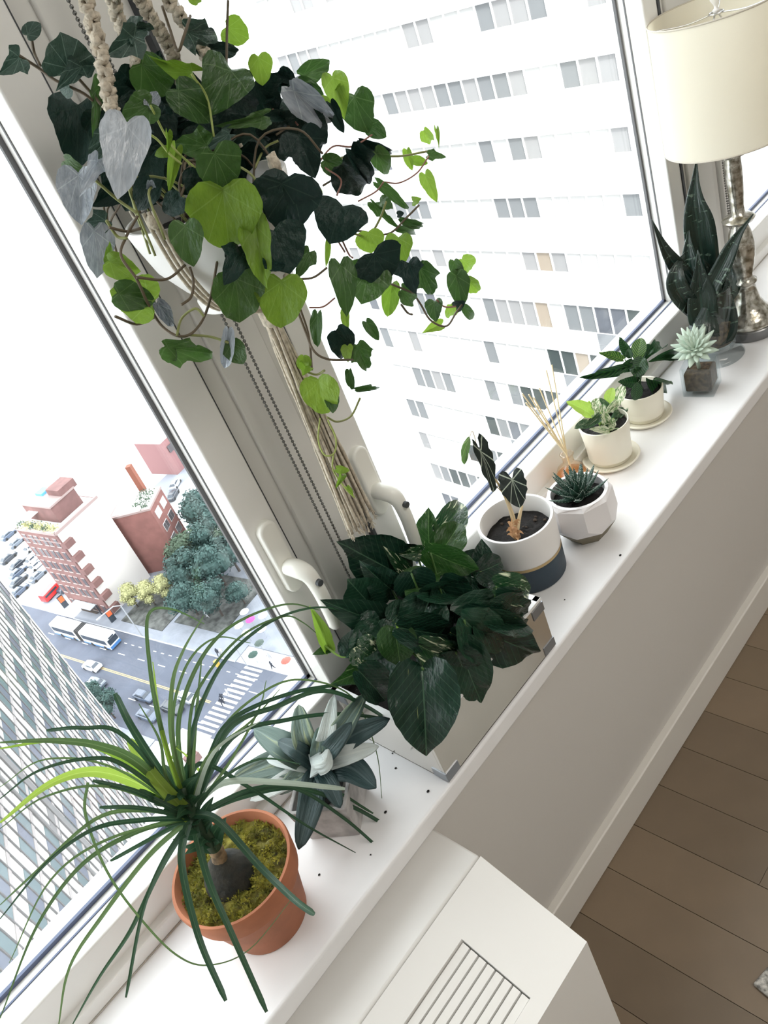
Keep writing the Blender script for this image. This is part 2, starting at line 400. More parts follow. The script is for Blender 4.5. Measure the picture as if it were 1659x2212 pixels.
# bead chains
chain_m = mat('bead_chain_steel', (.20, .20, .19), .35, metal=.8)
def chain(name, label, x, y, z0, z1, d):
    t = thing(name, label, 'chain', (x, y, z1))
    b = MB(); z = z0+.01; n = 0
    while z < z1:
        for sx in (-d, d): b.sphere((x+sx*(1 if z > z0+.03 else .8), y, z+(.003 if sx > 0 else 0)), .0023, 7, 5)
        z += .0058
    for k in range(9):
        a = PI*k/8; b.sphere((x-d*math.cos(a)*.85, y, z0+.012-.012*math.sin(a)), .0023, 7, 5)
    o = b.build('bead_strand', chain_m, t, smooth=True); o['kind'] = 'stuff'
    MB().tube([(x-d, y, z0), (x-d, y, z1)], .0006, 5).tube([(x+d, y, z0), (x+d, y, z1)], .0006, 5).build('cord', chain_m, t)
    MB().box((x-.02, y-.01, z1), (x+.02, y+.03, z1+.03)).build('clutch', frame_mat, t, bevel=.004)
chain('blind_chain', 'steel bead blind chain hanging on the post between the two large windows', .532, .905, .165, 1.79, .0065)
chain('blind_chain', 'steel bead blind chain on the far post behind the silver lamp', 1.843, .905, .05, 1.79, .004)

# ------------------------------------------------------------------ heater cabinet
hm = mat('heater_white_enamel', (.80, .785, .755), .38, bump=.02, bump_scale=30)
ht = thing('heater_cabinet', 'white metal heater cabinet with slotted grille fixed to the wall below the sill', 'heater', (.0, .6, FZ))
MB().box((-.9, .630, FZ+.01), (.3575, .7215, -.0625)).build('back_casing', hm, ht, bevel=.004)
gx0, gx1, gy0, gy1 = -.65, .256, .495, .591
def hexa(b, x0, x1, y0, y1, zf, zk, zb):   # block whose top slopes from zk (back) to zf (front)
    i = len(b.v); b.v += [(x0,y0,zb),(x1,y0,zb),(x1,y1,zb),(x0,y1,zb),(x0,y0,zf),(x1,y0,zf),(x1,y1,zk),(x0,y1,zk)]
    b.f += [tuple(i+k for k in q) for q in ((0,3,2,1),(4,5,6,7),(0,1,5,4),(1,2,6,5),(2,3,7,6),(3,0,4,7))]
def ztop(y): return -.0625-(.628-y)*.5066
b = MB()
for (a, c, d, e) in ((-.9, gx0, .475, .6275), (gx1, .3575, .475, .6275), (gx0, gx1, .475, gy0), (gx0, gx1, gy1, .6275)):
    hexa(b, a, c, d, e, ztop(d), ztop(e), FZ+.02)
cov = b.build('front_cover', hm, ht)
b = MB(); hexa(b, gx0, gx1, gy0, gy1, ztop(gy0)-.016, ztop(gy1)-.016, -.19); b.build('grille_tray', mat('grille_tray_grey', (.35, .345, .33), .5), ht)
for k in range(8):
    yy = gy0+.0015+k*.0119; b = MB(); hexa(b, gx0+.002, gx1-.002, yy, yy+.0094, ztop(yy)-.0035, ztop(yy+.0094)-.0035, ztop(yy)-.015)
    b.build('grille_slat', hm, ht)
# rug corner
rg = MB().obox((.585, .395, FZ), (.5, -.12, 0), (-.22, -.9, 0), (0, 0, .008))
o = rg.build('rug', mat('speckled_rug', (.62, .60, .56), .95, noise_amt=.7, noise_scale=160, bump=.6, bump_scale=300), None, bevel=.003)
tag(o, 'speckled grey and white rug, only its corner lying on the wooden floor', 'rug')

# ------------------------------------------------------------------ pots
soil = mat('dark_soil', (.012, .010, .009), .95, noise_amt=.6, noise_scale=90, bump=.9, bump_scale=260)
def pot(b, c, r0, r1, h, wall=.005, floor=.008, n=56, lip=.0015, depth=None):
    dep = depth or h-floor
    ri = r1-wall
    return b.lathe(c, [(r0*.94, 0), (r0, .002), (r0+(r1-r0)*.5, h*.5), (r1, h-lip), (r1-wall*.3, h), (ri+wall*.2, h), (ri, h-lip), (ri-.002, h-dep)], n)
def soil_disc(parent, c, r, z, dome=.004, m=None):
    b = MB().disc((c[0], c[1], z), r, 40, 12, 0, .005, 160, dome); return b.build('soil', m or soil, parent, smooth=True)
# terracotta pot with ponytail palm
terra = mat('terracotta', (.42, .15, .07), .75, noise_amt=.22, noise_scale=22, bump=.12, bump_scale=120)
tc_ = (.120, .797, 0)
tp = thing('potted_ponytail_palm', 'ponytail palm with long arching strap leaves in a terracotta pot with moss', 'potted plant', tc_)
b = MB(); b.lathe(tc_, [(.052, 0), (.055, .002), (.073, .086), (.0745, .087), (.079, .088), (.083, .119), (.0815, .122), (.078, .122), (.0765, .119), (.070, .09)], 64)
b.build('pot', terra, tp, smooth=True, angle=50)
mossm = mat('moss', (.26, .23, .035), .95, bump=1, bump_scale=240, col2=(.045, .04, .012), noise_scale=55, detail=8)
mo = MB().disc((tc_[0], tc_[1], .104), .0755, 64, 22, 0, .010, 90, .006).build('soil', mossm, tp, smooth=True)
rm = random.Random(5); b = MB(); b.uv = []
for k in range(5200):
    a = rm.uniform(0, 2*PI); q = .0745*math.sqrt(rm.random()); x = tc_[0]+q*math.cos(a); y = tc_[1]+q*math.sin(a)
    if math.hypot(x-.112, y-.797) < .031: continue
    if noise.noise(Vector((x*45, y*45, 7))) < -.25: continue
    z = .106+.006*(1-(q/.075)**2)+.009*noise.noise(Vector((x*90, y*90, 3)))+rm.uniform(-.001, .003)
    s = rm.uniform(.0009, .0021); d = Vector((rm.uniform(-1, 1), rm.uniform(-1, 1), rm.uniform(.1, 1.2))).normalized()*s*2.2; w = d.cross(Vector((rm.uniform(-1, 1), rm.uniform(-1, 1), rm.uniform(-1, 1)))).normalized()*s*.7
    i = len(b.v); p = Vector((x, y, z)); b.v += [tuple(p-w), tuple(p+w), tuple(p+w*.6+d), tuple(p-w*.6+d)]; b.f.append((i, i+1, i+2, i+3))
b.uv = None
mt2 = b.build('moss', mat('moss_tufts', (.42, .37, .05), .9, col2=(.05, .06, .012), noise_scale=70, trans=.3, tcol=(.3, .3, .05)), tp); mt2['kind'] = 'stuff'
bark = mat('grey_brown_bark', (.012, .014, .012), .9, col2=(.035, .032, .024), noise_scale=60, bump=.9, bump_scale=150)
b = MB(); b.lathe((.112, .797, .092), [(.028, 0), (.034, .010), (.0345, .02), (.028, .036), (.017, .048), (.010, .057)], 28); b.build('bulb', bark, tp, smooth=True)
crown = P(412, 1765, .792)
stem_pts = catmull([(.112, .797, .135), P(468, 1838, .794), P(436, 1792, .793), P(405, 1735, .792), P(392, 1700, .792)], 6)
MB().tube(stem_pts[6:], .009, 12, .006).build('crown_core', mat('crown_green', (.02, .045, .02), .6), tp, smooth=True)
MB().tube(stem_pts[:8], [.0105-.0015*min(1, j/8)+.0005*math.sin(j*2.2) for j in range(8)], 12).build('stem', mat('tan_stem', (.30, .20, .11), .8, col2=(.10, .07, .04), noise_scale=90, bump=.6), tp, smooth=True)
BD = leaf_mat('strap_leaf_dark', (.014, .050, .026), (.040, .105, .048), 'palm', vein=(.16, .26, .12), vs=.35, rough=.3, trans=.25)
BM = leaf_mat('strap_leaf_mid', (.05, .11, .035), (.14, .23, .08), 'palm', vein=(.3, .4, .2), vs=.4, rough=.3, trans=.35)
BL = leaf_mat('strap_leaf_young', (.22, .38, .04), (.38, .52, .09), 'palm', vein=(.6, .75, .2), vs=.4, rough=.35, trans=.5)
BW = leaf_mat('strap_leaf_toplit', (.34, .42, .34), (.5, .58, .48), 'palm', vein=(.7, .8, .7), vs=.3, rough=.2, trans=.3, spec=.8)  # white top light put into the blade colour
c7 = lambda pts: [(x*.5425, 1400+y*.5425) for x, y in pts]
BLADES = [
 (c7([(740,640),(620,520),(515,365)]),26,'l',.02,1), (c7([(720,650),(570,548),(380,492),(200,540),(0,695)]),24,'l',-.03,0),
 (c7([(720,610),(560,465),(390,388),(200,368),(0,376)]),18,'m',.03,0), (c7([(720,620),(600,520),(430,410),(240,366),(0,400)]),15,'l',.04,0),
 (c7([(680,580),(500,470),(350,440),(150,490),(0,600)]),8,'d',.0,0), (c7([(650,520),(540,340),(458,180)]),16,'d',.02,1),
 (c7([(700,560),(500,354),(330,318),(185,328)]),9,'d',.02,1), ([(385,1745),(372,1660),(345,1560),(325,1450),(320,1330),(371,1316),(441,1347)],9,'m',.06,0),
 ([(400,1760),(385,1600),(400,1500),(450,1400),(520,1340),(620,1305),(690,1318)],8,'m',.05,0), ([(405,1760),(410,1620),(440,1510),(500,1410),(600,1335),(705,1312),(785,1345)],8,'d',.06,0),
 ([(400,1760),(410,1560),(440,1470),(520,1375),(610,1332),(655,1345),(702,1385)],5,'m',.06,0), ([(402,1760),(470,1590),(560,1500),(650,1468),(760,1505),(812,1620),(826,1735)],4,'m',-.02,0),
 ([(405,1750),(450,1640),(500,1555),(620,1500),(740,1478),(852,1467)],9,'d',.03,1), ([(405,1750),(490,1580),(600,1525),(700,1492),(790,1525),(875,1582)],10,'d',.0,1),
 ([(410,1750),(500,1595),(620,1555),(730,1542),(832,1552)],9,'d',-.02,1), ([(390,1750),(380,1640),(375,1530),(410,1425),(470,1377),(541,1389)],6,'m',.05,0),
 ([(430,1730),(358,1716),(480,1692),(600,1690),(745,1704)][1:],13,'w',-.06,1), ([(375,1637),(430,1650),(540,1702),(660,1782),(768,1842)],8,'d',-.05,0),
 ([(418,1715),(470,1772),(560,1870),(632,1940),(680,1976)],15,'d',-.22,1), ([(395,1775),(392,1860),(428,2020),(488,2162)],15,'d',-.12,1),
 ([(440,1800),(450,1900),(502,2020),(576,2186)],14,'d',-.13,1), ([(412,1785),(352,1860),(308,1970),(272,2155)],8,'d',-.06,1),
 ([(405,1785),(320,1850),(220,1980),(150,2090),(125,2225)],9,'m',-.03,0), ([(412,1800),(345,1880),(282,2010),(215,2110),(150,2225)],9,'d',-.05,0),
 ([(405,1780),(300,1795),(180,1865),(80,2000),(0,2200)],9,'m',-.02,0), ([(400,1778),(300,1772),(200,1792),(100,1865),(0,1985)],9,'d',.0,0),
 ([(400,1768),(310,1750),(205,1770),(70,1890),(0,1955)],8,'m',.02,0), ([(395,1765),(300,1745),(215,1744)],9,'d',.0,1),
 ([(390,1758),(300,1712),(200,1686)],11,'d',.0,1), ([(395,1752),(345,1728),(300,1706)],13,'d',-.02,1), ([(400,1752),(355,1738),(318,1724)],12,'d',-.03,1), ([(400,1785),(320,1815),(238,1860)],9,'d',-.01,1),
 ([(400,1740),(190,1690),(185,1760),(230,1880),(300,1980),(380,2062),(450,2085),(540,2050),(638,1932)][1:],4,'m',-.10,0),
 ([(420,1765),(520,1722),(640,1702),(760,1742),(856,1797)],10,'d',-.05,1), ([(422,1770),(540,1706),(640,1704),(740,1765),(822,1835)],8,'d',-.06,1), ([(420,1760),(560,1702),(700,1700),(806,1757)],7,'d',-.04,1),
 ([(395,1750),(420,1590),(436,1420)],9,'m',.04,0), ([(398,1750),(372,1600),(372,1480),(396,1405),(440,1330)],9,'m',.04,0), ([(400,1750),(352,1590),(330,1430)],9,'l',.04,0),
 ([(405,1750),(445,1640),(540,1560),(605,1488)],6,'m',.02,0), ([(408,1750),(462,1625),(562,1558)],8,'w',.0,0), ([(400,1750),(360,1680),(345,1600),(300,1520)],7,'m',.02,0),
 ([(412,1770),(470,1690),(560,1640),(650,1650)],6,'d',.0,0), ([(400,1780),(240,1810),(110,1900),(20,2080)],5,'m',.01,0), ([(395,1760),(240,1700),(100,1720),(0,1790)],5,'m',.02,0), ([(395,1755),(250,1660),(100,1640),(0,1700)],4,'m',.03,0),
 ([(410,1755),(500,1640),(560,1530),(575,1470)],5,'m',.03,0), ([(405,1755),(385,1690),(368,1650),(385,1610)],8,'l',-.01,0), ([(410,1760),(440,1690),(410,1640),(380,1615)],6,'l',-.02,0),
]
bm_ = {'d': BD, 'm': BM, 'l': BL, 'w': BW}
def palm_blade(pts, w, mk, dy, blunt, par):
    n = len(pts); q = []
    for i, (x, y) in enumerate(pts):
        t = i/(n-1); q.append(P(x, y, .792+dy*t+.02*math.sin(PI*t)*(1 if dy < 0 else -1)))
    if (Vector(q[0])-crown).length < .12: q[0] = crown+(q[0]-crown)*.15
    q = catmull(q, 7); hw = PXm(w, q[len(q)//2])/2
    f = (lambda t: hw*(1.25-.45*t)*(1 if t < .985 else .6)) if blunt else (lambda t: hw*(1.3-1.15*t**1.6)+.0002)
    MB().blade(q, f, None, .35, 4).build('leaf', bm_[mk], par, smooth=True)
for bl in BLADES: palm_blade(*bl, tp)
for k in range(34):   # short scale-like leaf bases round the crown
    a = k*2.4; q0 = stem_pts[7+k//2]; d = Vector((math.cos(a), math.sin(a)*.8, .8)).normalized()
    MB().blade(catmull([q0, q0+d*.02, q0+d*.034+Vector((math.cos(a), math.sin(a), 0))*.006], 4), lambda t: .0075*(1-t**2)+.0003, None, .3, 4).build('leaf', BD, tp, smooth=True)

# agave in whitewashed cube pot
c0 = Vector((.284, .815, 0)); u = Vector((.57, -.82, 0)); v = Vector((.82, .57, 0))
at = thing('potted_agave', 'grey-green agave with broad pointed leaves in a whitewashed square pot', 'potted plant', c0)
ww = mat('whitewashed_wood', (.55, .53, .51), .85, col2=(.36, .34, .33), noise_scale=45, bump=.5, bump_scale=120)
b = MB(); hb = .038; ht_ = .044; hh = .072; i0 = 0
crn = [(-1,-1),(1,-1),(1,1),(-1,1)]
for (s, z) in ((hb, 0), (ht_, hh), (ht_-.006, hh), (ht_-.007, hh-.012)):
    for a, e in crn: b.v.append(tuple(c0+u*(a*s)+v*(e*s)+Vector((0, 0, z))))
for j in range(3):
    for k in range(4): b.f.append((j*4+k, j*4+(k+1) % 4, (j+1)*4+(k+1) % 4, (j+1)*4+k))
b.f += [(3, 2, 1, 0), (12, 13, 14, 15)]; b.build('pot', ww, at, bevel=.0015)
soil_disc(at, c0, .030, .064)
AG = leaf_mat('agave_leaf', (.06, .115, .10), (.16, .22, .18), 'palm', vein=(.35, .45, .42), vs=.3, rough=.5, trans=.08, streak=((.36, .42, .24), .55, .72, 1, .6))
AGD = leaf_mat('agave_leaf_dark', (.015, .04, .042), (.045, .085, .085), 'palm', vein=(.14, .2, .2), vs=.3, rough=.45, trans=.05)
AGP = leaf_mat('agave_leaf_pale', (.45, .52, .5), (.65, .7, .68), 'palm', vein=(.8, .85, .8), vs=.3, rough=.4, trans=.1)
ac = PZ(688, 1658, .098)
AGL = [([(548,1573),(610,1610)],62,.15,'a'), ([(500,1685),(590,1650)],58,.10,'a'), ([(645,1522),(655,1590)],50,.17,'a'), ([(722,1500),(705,1590)],38,.18,'p'), ([(790,1497),(735,1580)],48,.17,'a'),
 ([(842,1552),(760,1590)],50,.15,'d'), ([(818,1612),(750,1630)],42,.13,'p'), ([(812,1702),(760,1660)],62,.09,'d'), ([(645,1835),(670,1740)],56,.065,'d'), ([(598,1715),(640,1680)],40,.085,'a'),
 ([(540,1730),(610,1690)],40,.08,'p'), ([(735,1745),(715,1700)],40,.08,'d'), ([(600,1600),(640,1620)],40,.16,'d'), ([(690,1570),(690,1610)],34,.17,'a'), ([(760,1560),(720,1610)],40,.17,'d'), ([(575,1640),(630,1640)],44,.12,'p')]
am = {'a': AG, 'p': AGP, 'd': AGD}
for k, (pp, w, zt_, mk) in enumerate(AGL):
    (tx, ty), (mx_, my_) = pp; T = PZ(tx, ty, zt_); Mi = PZ(mx_, my_, .098+(zt_-.098)*.75+.012); hw = PXm(w, Mi)/2
    q = catmull([ac-Vector((0, 0, .012)), ac.lerp(Mi, .4)+Vector((0, 0, .003)), Mi, T], 7)
    o = MB().blade(q, lambda t, hw=hw: hw*(.42+1.9*t-.1*t*t)*(1-t)**.62*1.15+.0003, None, .28, 6).build('leaf', am[mk], at, smooth=True)
    sd_ = o.modifiers.new('s', 'SOLIDIFY'); sd_.thickness = .0022
T = PZ(700, 1622, .16); b = MB().blade(catmull([ac, PZ(672, 1655, .13), PZ(700, 1645, .15), PZ(712, 1612, .158)], 6), lambda t: .014*math.sin(PI*min(1, t*.9+.1))+.001, None, .5, 6)
b.build('leaf', AGP, at, smooth=True)

# mirrored planter with pothos
px0, px1, py0, py1, pH = .405, .690, .698, .895, .104
pt = thing('potted_pothos', 'large leafy pothos in a mirrored rectangular planter with steel corner brackets', 'potted plant', ((px0+px1)/2, (py0+py1)/2, 0))
mir = mat('planter_mirror', (.68, .65, .60), .14, metal=.85, noise_amt=.03, noise_scale=9)
wr = mat('planter_white_rim', (.85, .85, .84), .4)
b = MB(); t_ = .006; b.box((px0, py0, .001), (px1, py0+t_, pH)).box((px0, py1-t_, .001), (px1, py1, pH)).box((px0, py0+t_, .001), (px0+t_, py1-t_, pH)).box((px1-t_, py0+t_, .001), (px1, py1-t_, pH)).box((px0, py0, 0), (px1, py1, .004))
b.build('planter_box', mir, pt, bevel=.0008)
b = MB(); e = .0008
b.box((px0-e, py0-e, pH-.002), (px1+e, py0+t_+.003, pH+.003)).box((px0-e, py1-t_-.003, pH-.002), (px1+e, py1+e, pH+.003)).box((px0-e, py0, pH-.002), (px0+t_+.003, py1, pH+.003)).box((px1-t_-.003, py0, pH-.002), (px1+e, py1, pH+.003))
b.build('rim', wr, pt)
stl = mat('bracket_steel', (.30, .32, .35), .3, metal=.7)
for cx, sx in ((px0, 1), (px1, -1)):
    for cy, sy in ((py0, 1), (py1, -1)):
        for z in (.003, pH-.022):
            b = MB(); x1 = cx+sx*.026; y1 = cy+sy*.026
            b.box((min(cx, x1)-.0012, cy-.0014 if sy > 0 else cy-.0002, z), (max(cx, x1)+.0012, cy+.0002 if sy > 0 else cy+.0014, z+.017))
            b.box((cx-.0014 if sx > 0 else cx-.0002, min(cy, y1), z), (cx+.0002 if sx > 0 else cx+.0014, max(cy, y1), z+.017)); b.build('corner_bracket', stl, pt)
MB().box((px0+.007, py0+.007, .07), (px1-.007, py1-.007, .085)).build('soil', soil, pt)
c5 = lambda x, y: (500+x/2.186, 800+y/2.186)
GD = (.012, .045, .028); GM = (.035, .115, .035)
PD = leaf_mat('pothos_dark', (.003, .015, .011), (.016, .056, .030), 'pinnate', vein=(.06, .13, .075), vs=.7, rough=.22, trans=.06, streak=((.30, .38, .12), .72, .76, 3.2, 1.2), spec=.35)
PM = leaf_mat('pothos_green', (.012, .048, .010), (.035, .105, .02), 'pinnate', vein=(.18, .32, .1), vs=.5, rough=.28, trans=.30, streak=((.5, .6, .3), .68, .74, 3, 1.2))
PL = leaf_mat('pothos_young', (.20, .38, .03), (.34, .52, .08), 'pinnate', vein=(.4, .6, .2), vs=.4, rough=.3, trans=.45)
PV = leaf_mat('pothos_variegated', (.006, .035, .014), (.02, .075, .025), 'pinnate', vein=(.2, .35, .15), vs=.4, rough=.2, trans=.22, streak=((.72, .76, .52), .58, .66, 1.6, 1.0), spec=.6)
POTHOS = [
 (900,1405,925,1835,300,'d',.700,-.035), (1070,1290,1192,1612,215,'d',.705,-.02), (1110,1190,1470,1370,265,'d',.72,-.02), (890,1300,1112,1422,150,'v',.73,-.01),
 (772,1222,800,1412,170,'m',.75,-.01), (790,1215,1065,1262,175,'d',.74,-.01), (590,1305,682,1372,150,'v',.79,-.02), (690,1390,515,1462,125,'m',.79,0), (760,1222,495,1108,165,'d',.82,.0),
 (800,970,538,822,255,'d',.85,.01), (870,850,700,822,60,'d',.87,0), (830,950,738,858,60,'v',.84,0), (935,850,925,655,125,'m',.87,.01), (988,760,1125,600,130,'v',.86,.01), (1000,842,1095,705,135,'m',.84,.0),
 (822,1032,1000,930,140,'m',.80,-.01), (940,862,1182,965,140,'m',.80,-.01), (1160,955,1300,905,140,'d',.80,-.01), (1190,960,1185,812,110,'d',.83,0), (900,1050,1168,1035,100,'d',.77,-.01), (1250,1020,1466,1076,140,'v',.735,-.02), (1120,1135,1312,1062,125,'v',.755,-.02),
 (760,1182,868,1085,125,'d',.79,0), (1090,1160,1420,1100,190,'d',.75,-.03), (980,1010,1110,1200,210,'d',.77,.0), (560,1350,590,1220,120,'d',.80,0), (600,1420,745,1565,160,'d',.76,-.01), (930,1090,850,1310,210,'d',.765,0),
 (1100,1180,1260,1330,230,'d',.735,0), (1000,1270,960,1480,240,'d',.735,0), (650,1100,560,1000,200,'d',.84,0), (700,1250,560,1340,180,'d',.79,0), (850,960,900,1100,180,'d',.79,0), (700,1300,660,1480,200,'d',.78,0), (1250,1080,1400,1150,160,'d',.75,0),
 (895,860,812,870,70,'v',.84,0), (1020,960,1040,830,150,'d',.83,.0), (1150,1080,1010,1010,150,'d',.79,0), (455,1312,385,1128,62,'l',.83,.01), (470,1310,395,1335,40,'m',.83,0), (1180,990,1240,880,100,'v',.81,0), (800,1215,780,1200,30,'l',.74,0),
 (760,1040,640,940,160,'d',.83,0), (930,1200,1080,1300,190,'d',.75,0), (1060,1330,1120,1470,190,'d',.725,0), (1130,1080,1390,1010,200,'d',.80,0), (1090,1040,1330,950,190,'d',.83,0), (1200,1160,1440,1160,190,'d',.735,0), (1180,1180,1400,1270,200,'d',.725,0), (1050,960,1250,900,170,'d',.85,0), (1230,1100,1430,1060,150,'d',.765,0), (700,1180,600,1400,190,'d',.80,0)]
pm_ = {'d': PD, 'm': PM, 'l': PL, 'v': PV}
rq = random.Random(11)
pc = Vector(((px0+px1)/2, (py0+py1)/2, .085)); sb = PM
for k, (a, b_, c, d, w, mk, Y, dY) in enumerate(POTHOS):
    B = P(*c5(a, b_), Y); T = P(*c5(c, d), Y+dY)
    ins = lambda q: .40 < q.x < .695 and .690 < q.y < .90 and q.z < .112
    for _ in range(40):
        if not (ins(T) or ins(B.lerp(T, .6)) or ins(B.lerp(T, .85))): break
        Y -= .008; B = P(*c5(a, b_), Y); T = P(*c5(c, d), Y+dY)
    for q in (B, T):
        if q.z < .012: q.z = .012
    add_leaf('leaf', pt, B, T, PXm(w/2.186, B)*1.15, 'heart', pm_[mk], k % 7, rq.uniform(-.3, .3))
    if k % 2 == 0 and .43 < B.x < .68 and B.z > .11:
        MB().tube(catmull([(pc.x+(B.x-pc.x)*.5, pc.y+(B.y-pc.y)*.5, .11), (pc.x+(B.x-pc.x)*.85, pc.y+(B.y-pc.y)*.85, .09+(B.z-.09)*.6), B], 4), .0017, 6).build('petiole', PM, pt, smooth=True)
MB().tube(catmull([P(*c5(440,1300), .83), P(*c5(520,1352), .81), P(*c5(620,1340), .79), P(*c5(720,1300), .785)], 5), .0016, 6).build('petiole', PL, pt, smooth=True)

# navy and white pot with alocasia
def c6(x, y): return (950+x/2.552, 700+y/2.552)
cn = Vector((.826, .834, 0))
nt_ = thing('potted_alocasia', 'black alocasia with pale veins in a round pot, white over navy with gold band', 'potted plant', cn)
cer = mat('white_ceramic', (.82, .80, .78), .35); navy = mat('navy_paint', (.025, .045, .065), .55); gold = mat('gold_band', (.50, .36, .18), .35, metal=.5)
H = .122; ra, rb = .0625, .0665
R_ = lambda z: ra+(rb-ra)*z/H
MB().lathe(cn, [(ra-.003, 0), (R_(.003), .003), (R_(.052), .052)], 64, cap=False).build('navy_base', navy, nt_, smooth=True, angle=50)
MB().lathe(cn, [(R_(.052)+.0003, .052), (R_(.058)+.0003, .058)], 64, cap=False).build('gold_band', gold, nt_, smooth=True)
MB().lathe(cn, [(ra-.006, 0), (ra-.006, .0005), (R_(.058)-.001, .05), (R_(.058), .058), (rb, H-.002), (rb-.001, H), (rb-.005, H), (rb-.0065, H-.003), (rb-.008, .07)], 64).build('pot', cer, nt_, smooth=True, angle=50)
soil_disc(nt_, cn, .0585, .088, .006)
AL = leaf_mat('alocasia_leaf', (.006, .012, .012), (.015, .028, .022), 'palmate', vein=(.55, .62, .5), vs=.9, rough=.45, trans=.02, vw=.02)
ALG = leaf_mat('alocasia_young', (.07, .16, .04), (.25, .40, .12), 'palmate', vein=(.6, .7, .4), vs=.5, trans=.3)
cream = mat('cream_stalk', (.72, .58, .36), .5, trans=.2, tcol=(.7, .55, .3))
husk = mat('papery_husk', (.62, .38, .20), .8, trans=.2, col2=(.35, .17, .08), noise_scale=60)
def stk(par, pts, r, r1, m, nm='stalk'): return MB().tube(catmull(pts, 6), r, 8, r1).build(nm, m, par, smooth=True)
foot = PZ(*c6(425, 1170), .095)
stk(nt_, [foot, P(*c6(405, 1060), .83), P(*c6(375, 960), .835), P(*c6(395, 850), .835)], .0036, .0018, cream)
stk(nt_, [foot+Vector((.003, .003, 0)), P(*c6(390, 1030), .84), P(*c6(345, 920), .85), P(*c6(305, 855), .85)], .0036, .0018, cream)
stk(nt_, [foot+Vector((-.003, 0, 0)), P(*c6(440, 1060), .825), P(*c6(455, 1000), .825)], .004, .002, cream)
add_leaf('leaf', nt_, P(*c6(398, 850), .832), P(*c6(440, 1018), .815), PXm(60, foot), 'shield', AL, 1, .1)
o = add_leaf('leaf', nt_, P(*c6(222, 690), .855), P(*c6(318, 935), .845), PXm(40, foot), 'shield', AL, 2, -.6)
add_leaf('leaf', nt_, P(*c6(165, 620), .87), P(*c6(125, 770), .87), PXm(17, foot), 'oval', ALG, 1, .3)
stk(nt_, [P(*c6(165, 620), .87), P(*c6(185, 600), .87), P(*c6(240, 800), .86), P(*c6(345, 930), .85)], .0005, .0008, cream)
rh = random.Random(4)
for k in range(16):
    z0 = rh.uniform(0, .03); a = rh.uniform(0, 2*PI); p0 = foot+Vector((.004*math.cos(a), .004*math.sin(a), z0)); d = Vector((math.cos(a), math.sin(a), rh.uniform(-.3, 1.2))).normalized()*rh.uniform(.008, .018)
    MB().blade(catmull([p0, p0+d*.6+Vector((0, 0, .002)), p0+d+Vector((0, 0, -.003))], 3), lambda t: .0035*(1-t)+.0003, None, .4, 2).build('husk', husk, nt_, smooth=True)
MB().tube([foot-Vector((0, 0, .01)), foot+Vector((0, 0, .02))], .007, 10, .005).build('stem', husk, nt_, smooth=True)
for k in range(12):
    a = rh.uniform(0, 6.28); q = rh.uniform(.01, .05); MB().sphere((cn.x+q*math.cos(a), cn.y+q*math.sin(a), .094), rh.uniform(.002, .004), 6, 4, (1, 1.2, .7)).build('soil_clod', mat('clod', (.05, .035, .025), .95) if k == 0 else bpy.data.materials['clod'], nt_)

# faceted pot with haworthia
co = Vector((.950, .792, 0))
ot = thing('potted_haworthia', 'spiky dark green haworthia in a faceted white pot with an olive base', 'potted plant', co)
olive = mat('olive_concrete', (.22, .19, .13), .8, noise_amt=.2, noise_scale=60)
fw = mat('faceted_white', (.80, .77, .77), .45)
n8 = 8; r0 = .3
MB().lathe(co, [(.036, 0), (.0365, .001), (.0565, .030)], n8, rot=r0).build('pot_base', olive, ot)
b = MB(); 
z1, z2 = .024, .095
for (r, z, rt) in ((.0562, .029, 0), (.0620, .046, PI/8), (.0600, .088, PI/8)):
    for k in range(n8): a = 2*PI*k/n8+r0+rt; b.v.append((co.x+r*math.cos(a), co.y+r*math.sin(a), z))
for k in range(n8):
    k2 = (k+1) % n8; b.f += [(k, k2, 8+k), (8+k, k2, 8+k2), (8+k, 8+k2, 16+k2, 16+k)]
i = len(b.v)
for (r, z) in ((.0535, z2), (.0475, z2), (.0465, .07)):
    for k in range(32): a = 2*PI*k/32+r0+PI/8; b.v.append((co.x+r*math.cos(a), co.y+r*math.sin(a), z))
for k in range(8):
    for j in range(4): b.f.append((16+k, i+k*4+j+1 if k*4+j+1 < 32 else i, i+k*4+j)) if True else None
    b.f.append((16+k, 16+(k+1) % 8, i+((k+1)*4) % 32))
for j in range(2):
    for k in range(32): k2 = (k+1) % 32; b.f.append((i+j*32+k, i+j*32+k2, i+(j+1)*32+k2, i+(j+1)*32+k))
b.build('pot', fw, ot)
soil_disc(ot, co, .0465, .078, .003)
HW = leaf_mat('haworthia_leaf', (.005, .025, .018), (.014, .05, .032), 'palm', vein=(.05, .12, .08), vs=.3, rough=.4, trans=.03)
HD = mat('haworthia_pearls', (.62, .68, .62), .6)
hc = Vector((co.x, co.y, .084)); ga = 2.39996
